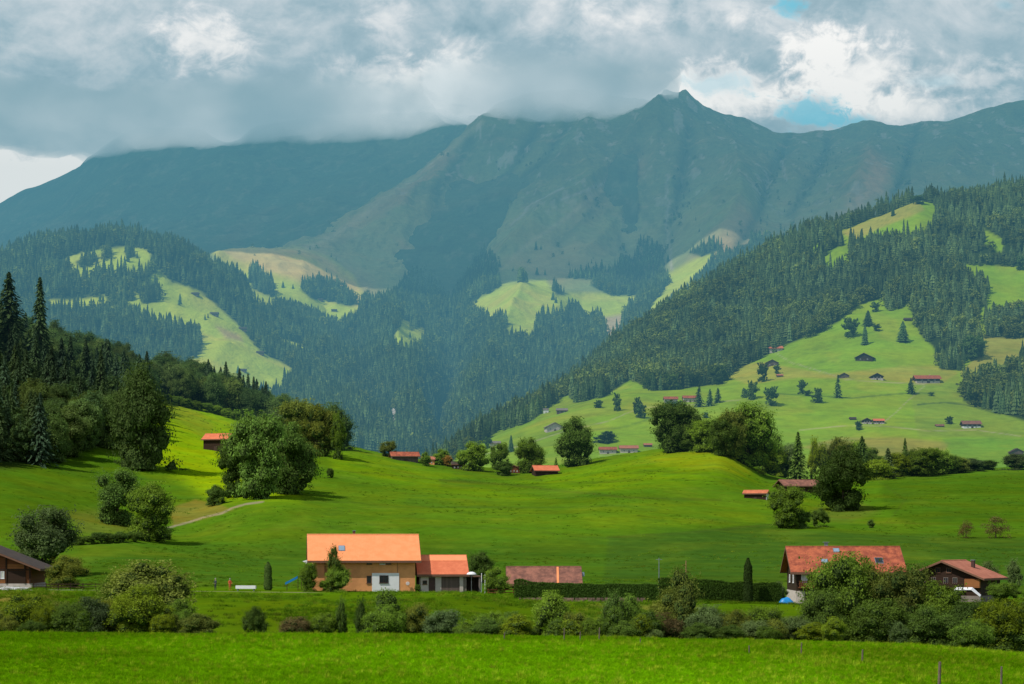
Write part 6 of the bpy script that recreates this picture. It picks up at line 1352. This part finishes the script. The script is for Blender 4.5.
# away from the part of the sky over the ridge: broken cloud over the physical sky
nis = g.vm('SCALE', sky.outputs[0]); g.put(nis.node.inputs['Scale'], 0.11)
gen = g.noise(d, 3.0, 5, 0.55); high = g.mix(g.ramp(gen, 0.42, 0.62), nis, (0.62, 0.66, 0.70))
f = g.m('MULTIPLY', g.ramp(sx.outputs[1], 0.3, 0.7), g.ramp(b, 0.55, 0.36))
colr = g.mix(f, high, low)
bg = g.n('ShaderNodeBackground', {'Color': colr, 'Strength': 1.0})
wo = g.n('ShaderNodeOutputWorld'); g.put(wo.inputs[0], bg)

# haze: thin even air filling the valley, its emission stands in for scattered light
def air(name, color, dens, emis):
    """even medium: per-metre extinction by channel and a glow in place of scattered sunlight"""
    m = newmat(name); g = G(m.node_tree)
    ab = g.n('ShaderNodeVolumeAbsorption', {'Color': (1-color[0], 1-color[1], 1-color[2]), 'Density': dens})
    em = g.n('ShaderNodeEmission', {'Color': tuple(emis[i]*color[i]*dens/ max(emis) / dens for i in range(3)), 'Strength': dens*max(emis)})
    ad = g.n('ShaderNodeAddShader', {0: ab, 1: em})
    o = g.n('ShaderNodeOutputMaterial'); g.put(o.inputs['Volume'], ad)
    return m
def box(name, x0, x1, y0, y1, z0, z1):
    V = [(x, y, z) for z in (z0, z1) for y in (y0, y1) for x in (x0, x1)]
    return raw_mesh(name, V, [(0, 2, 3, 1), (4, 5, 7, 6), (0, 1, 5, 4), (2, 6, 7, 3), (0, 4, 6, 2), (1, 3, 7, 5)], False)
HZ = air('haze_air', (0.88, 0.93, 1.0), 1.5e-4, (0.105, 0.320, 0.410))
link('haze', box('haze', -9000, 9000, 700, 9300, -1.0, 1750), HZ, kind='stuff', label='thin blue haze filling the valley air', category='haze')

def cloud_body(name, balls, vox, mat, seed=0, amp=40, size=120, **props):
    import bmesh
    bm = bmesh.new()
    for (x, y, z, rx, ry, rz) in balls:
        bmesh.ops.create_icosphere(bm, subdivisions=3, radius=1, matrix=Matrix.Translation((x, y, z)) @ Matrix.Diagonal((rx, ry, rz, 1)))
    me = bpy.data.meshes.new(name); bm.to_mesh(me); bm.free()
    o = link(name, me, mat, **props)
    md = o.modifiers.new('join', 'REMESH'); md.mode = 'VOXEL'; md.voxel_size = vox; md.use_smooth_shade = True
    for sz, am in ((size, amp), (size*0.35, amp*0.4)):
        tx = bpy.data.textures.new(name, 'CLOUDS'); tx.noise_scale = sz; tx.noise_depth = 3
        dm = o.modifiers.new('billow', 'DISPLACE'); dm.texture = tx; dm.strength = am*2; dm.texture_coords = 'LOCAL'; dm.mid_level = 0.5
    return o
def at(u, v, Y): return ((u-512)/F*Y, Y, CAMZ+(HOR-v)/F*Y)
VEIL = newmat('cloud_vapour'); g = G(VEIL.node_tree)
pw = g.n('ShaderNodeNewGeometry').outputs['Position']
dn = g.m('MULTIPLY', g.ramp(g.noise(pw, 1/260, 4, 0.6), 0.16, 0.46), g.m('MULTIPLY', 0.0058, g.ramp(g.m('SUBTRACT', g.n('ShaderNodeSeparateXYZ', {0: pw}).outputs[2], g.m('MULTIPLY', g.m('SUBTRACT', g.n('ShaderNodeSeparateXYZ', {0: pw}).outputs[1], 7000), 0.15)), 1740, 1570)))
cc = g.mix(g.ramp(g.noise(g.vm('MULTIPLY', pw, (1, 1, 1.5)), 1/420, 3, 0.6), 0.35, 0.7), (0.44, 0.53, 0.58), (0.86, 0.90, 0.94))  # cloud shading painted as emission colour, the vapour glows by itself
xw = g.n('ShaderNodeSeparateXYZ', {0: pw}).outputs[0]
cc = g.mix(g.m('MULTIPLY', g.m('MULTIPLY', g.ramp(xw, -800, -330), g.ramp(xw, 60, -280)), g.ramp(g.noise(pw, 1/300, 4, 0.6), 0.3, 0.6)), cc, (1.55, 1.5, 1.5))
o_v = g.n('ShaderNodeOutputMaterial'); g.put(o_v.inputs['Volume'], g.n('ShaderNodeAddShader', {0: g.n('ShaderNodeVolumeAbsorption', {'Color': (0, 0, 0), 'Density': dn}), 1: g.n('ShaderNodeEmission', {'Color': cc, 'Strength': dn})}))
r = random.Random(4); balls = []
for i, (u_, v_, ru, rv) in enumerate([(-120, 88, 50, 26), (-60, 92, 50, 26), (-5, 97, 48, 26), (45, 104, 46, 26), (95, 112, 40, 26), (150, 110, 45, 29), (200, 108, 45, 28), (250, 100, 45, 32), (300, 98, 50, 33), (350, 95, 50, 32), (395, 92, 45, 30), (430, 84, 35, 26),
                       (500, 76, 36, 30), (545, 76, 42, 32), (590, 77, 42, 31), (625, 76, 32, 24), (650, 70, 26, 18), (465, 72, 34, 24)]):
    Y0 = 7750 if u_ < 440 else 7000
    x, y, z = at(u_, v_, Y0); k = Y0/F
    balls.append((x, y, z-13*k, ru*k*1.25, 460, rv*k*1.22))
cloud_body('summit_cloud', balls, 38, VEIL, 1, 38, 200, kind='stuff', label='grey cloud bank resting along the mountain crest', category='cloud')

# the cloud deck above the mountain, out of the picture: it keeps the far slopes in shade
deck_mat = newmat('thin_cloud'); g = G(deck_mat.node_tree)
g.out(g.n('ShaderNodeMixShader', {0: 0.62, 1: g.n('ShaderNodeBsdfTransparent'), 2: g.n('ShaderNodeMixShader', {0: 0.4, 1: g.n('ShaderNodeBsdfDiffuse', {'Color': (0.85, 0.85, 0.87, 1)}), 2: g.n('ShaderNodeBsdfTranslucent', {'Color': (0.85, 0.85, 0.87, 1)})})}))
def shade_from(x, y, zg, zc):
    t = (zc-zg)/S.z; return (x+S.x*t, y+S.y*t, zc)
balls = []
r = random.Random(11)
for gx in range(-6200, 5200, 560):
    for gy in range(5350, 9700, 500):
        u_ = 512+F*gx/gy
        if not (-700 < u_ < 1750): continue
        zg = max(float(MTN.z(gx, min(gy, 7200))), float(FARM.z(gx, min(gy, 8000))) if u_ < 600 else 0)*0.9
        x, y, z = shade_from(gx+r.uniform(-120, 120), gy+350+r.uniform(-100, 100), zg, 3000+r.uniform(-60, 60))
        balls.append((x, y, z, 470, 430, 150))
cloud_body('cloud_deck', balls, 90, deck_mat, 3, 60, 300, kind='structure')

cam = bpy.data.cameras.new('camera'); co = bpy.data.objects.new('camera', cam); COL.objects.link(co)
co.location = (0, 0, CAMZ); co.rotation_euler = (R(90), 0, 0)
cam.sensor_width = 36; cam.lens = 36*F/1024; cam.shift_y = (HOR-342)/1024; cam.clip_start = 0.5; cam.clip_end = 60000
scene.camera = co
scene.view_settings.view_transform = 'Standard'; scene.view_settings.look = 'None'; scene.view_settings.exposure = 0
c = scene.cycles
c.max_bounces = 5; c.diffuse_bounces = 3; c.glossy_bounces = 2; c.transmission_bounces = 4; c.volume_bounces = 0; c.transparent_max_bounces = 12
c.caustics_reflective = False; c.caustics_refractive = False
c.use_denoising = True
try: c.denoiser = 'OPENIMAGEDENOISE'
except Exception: pass
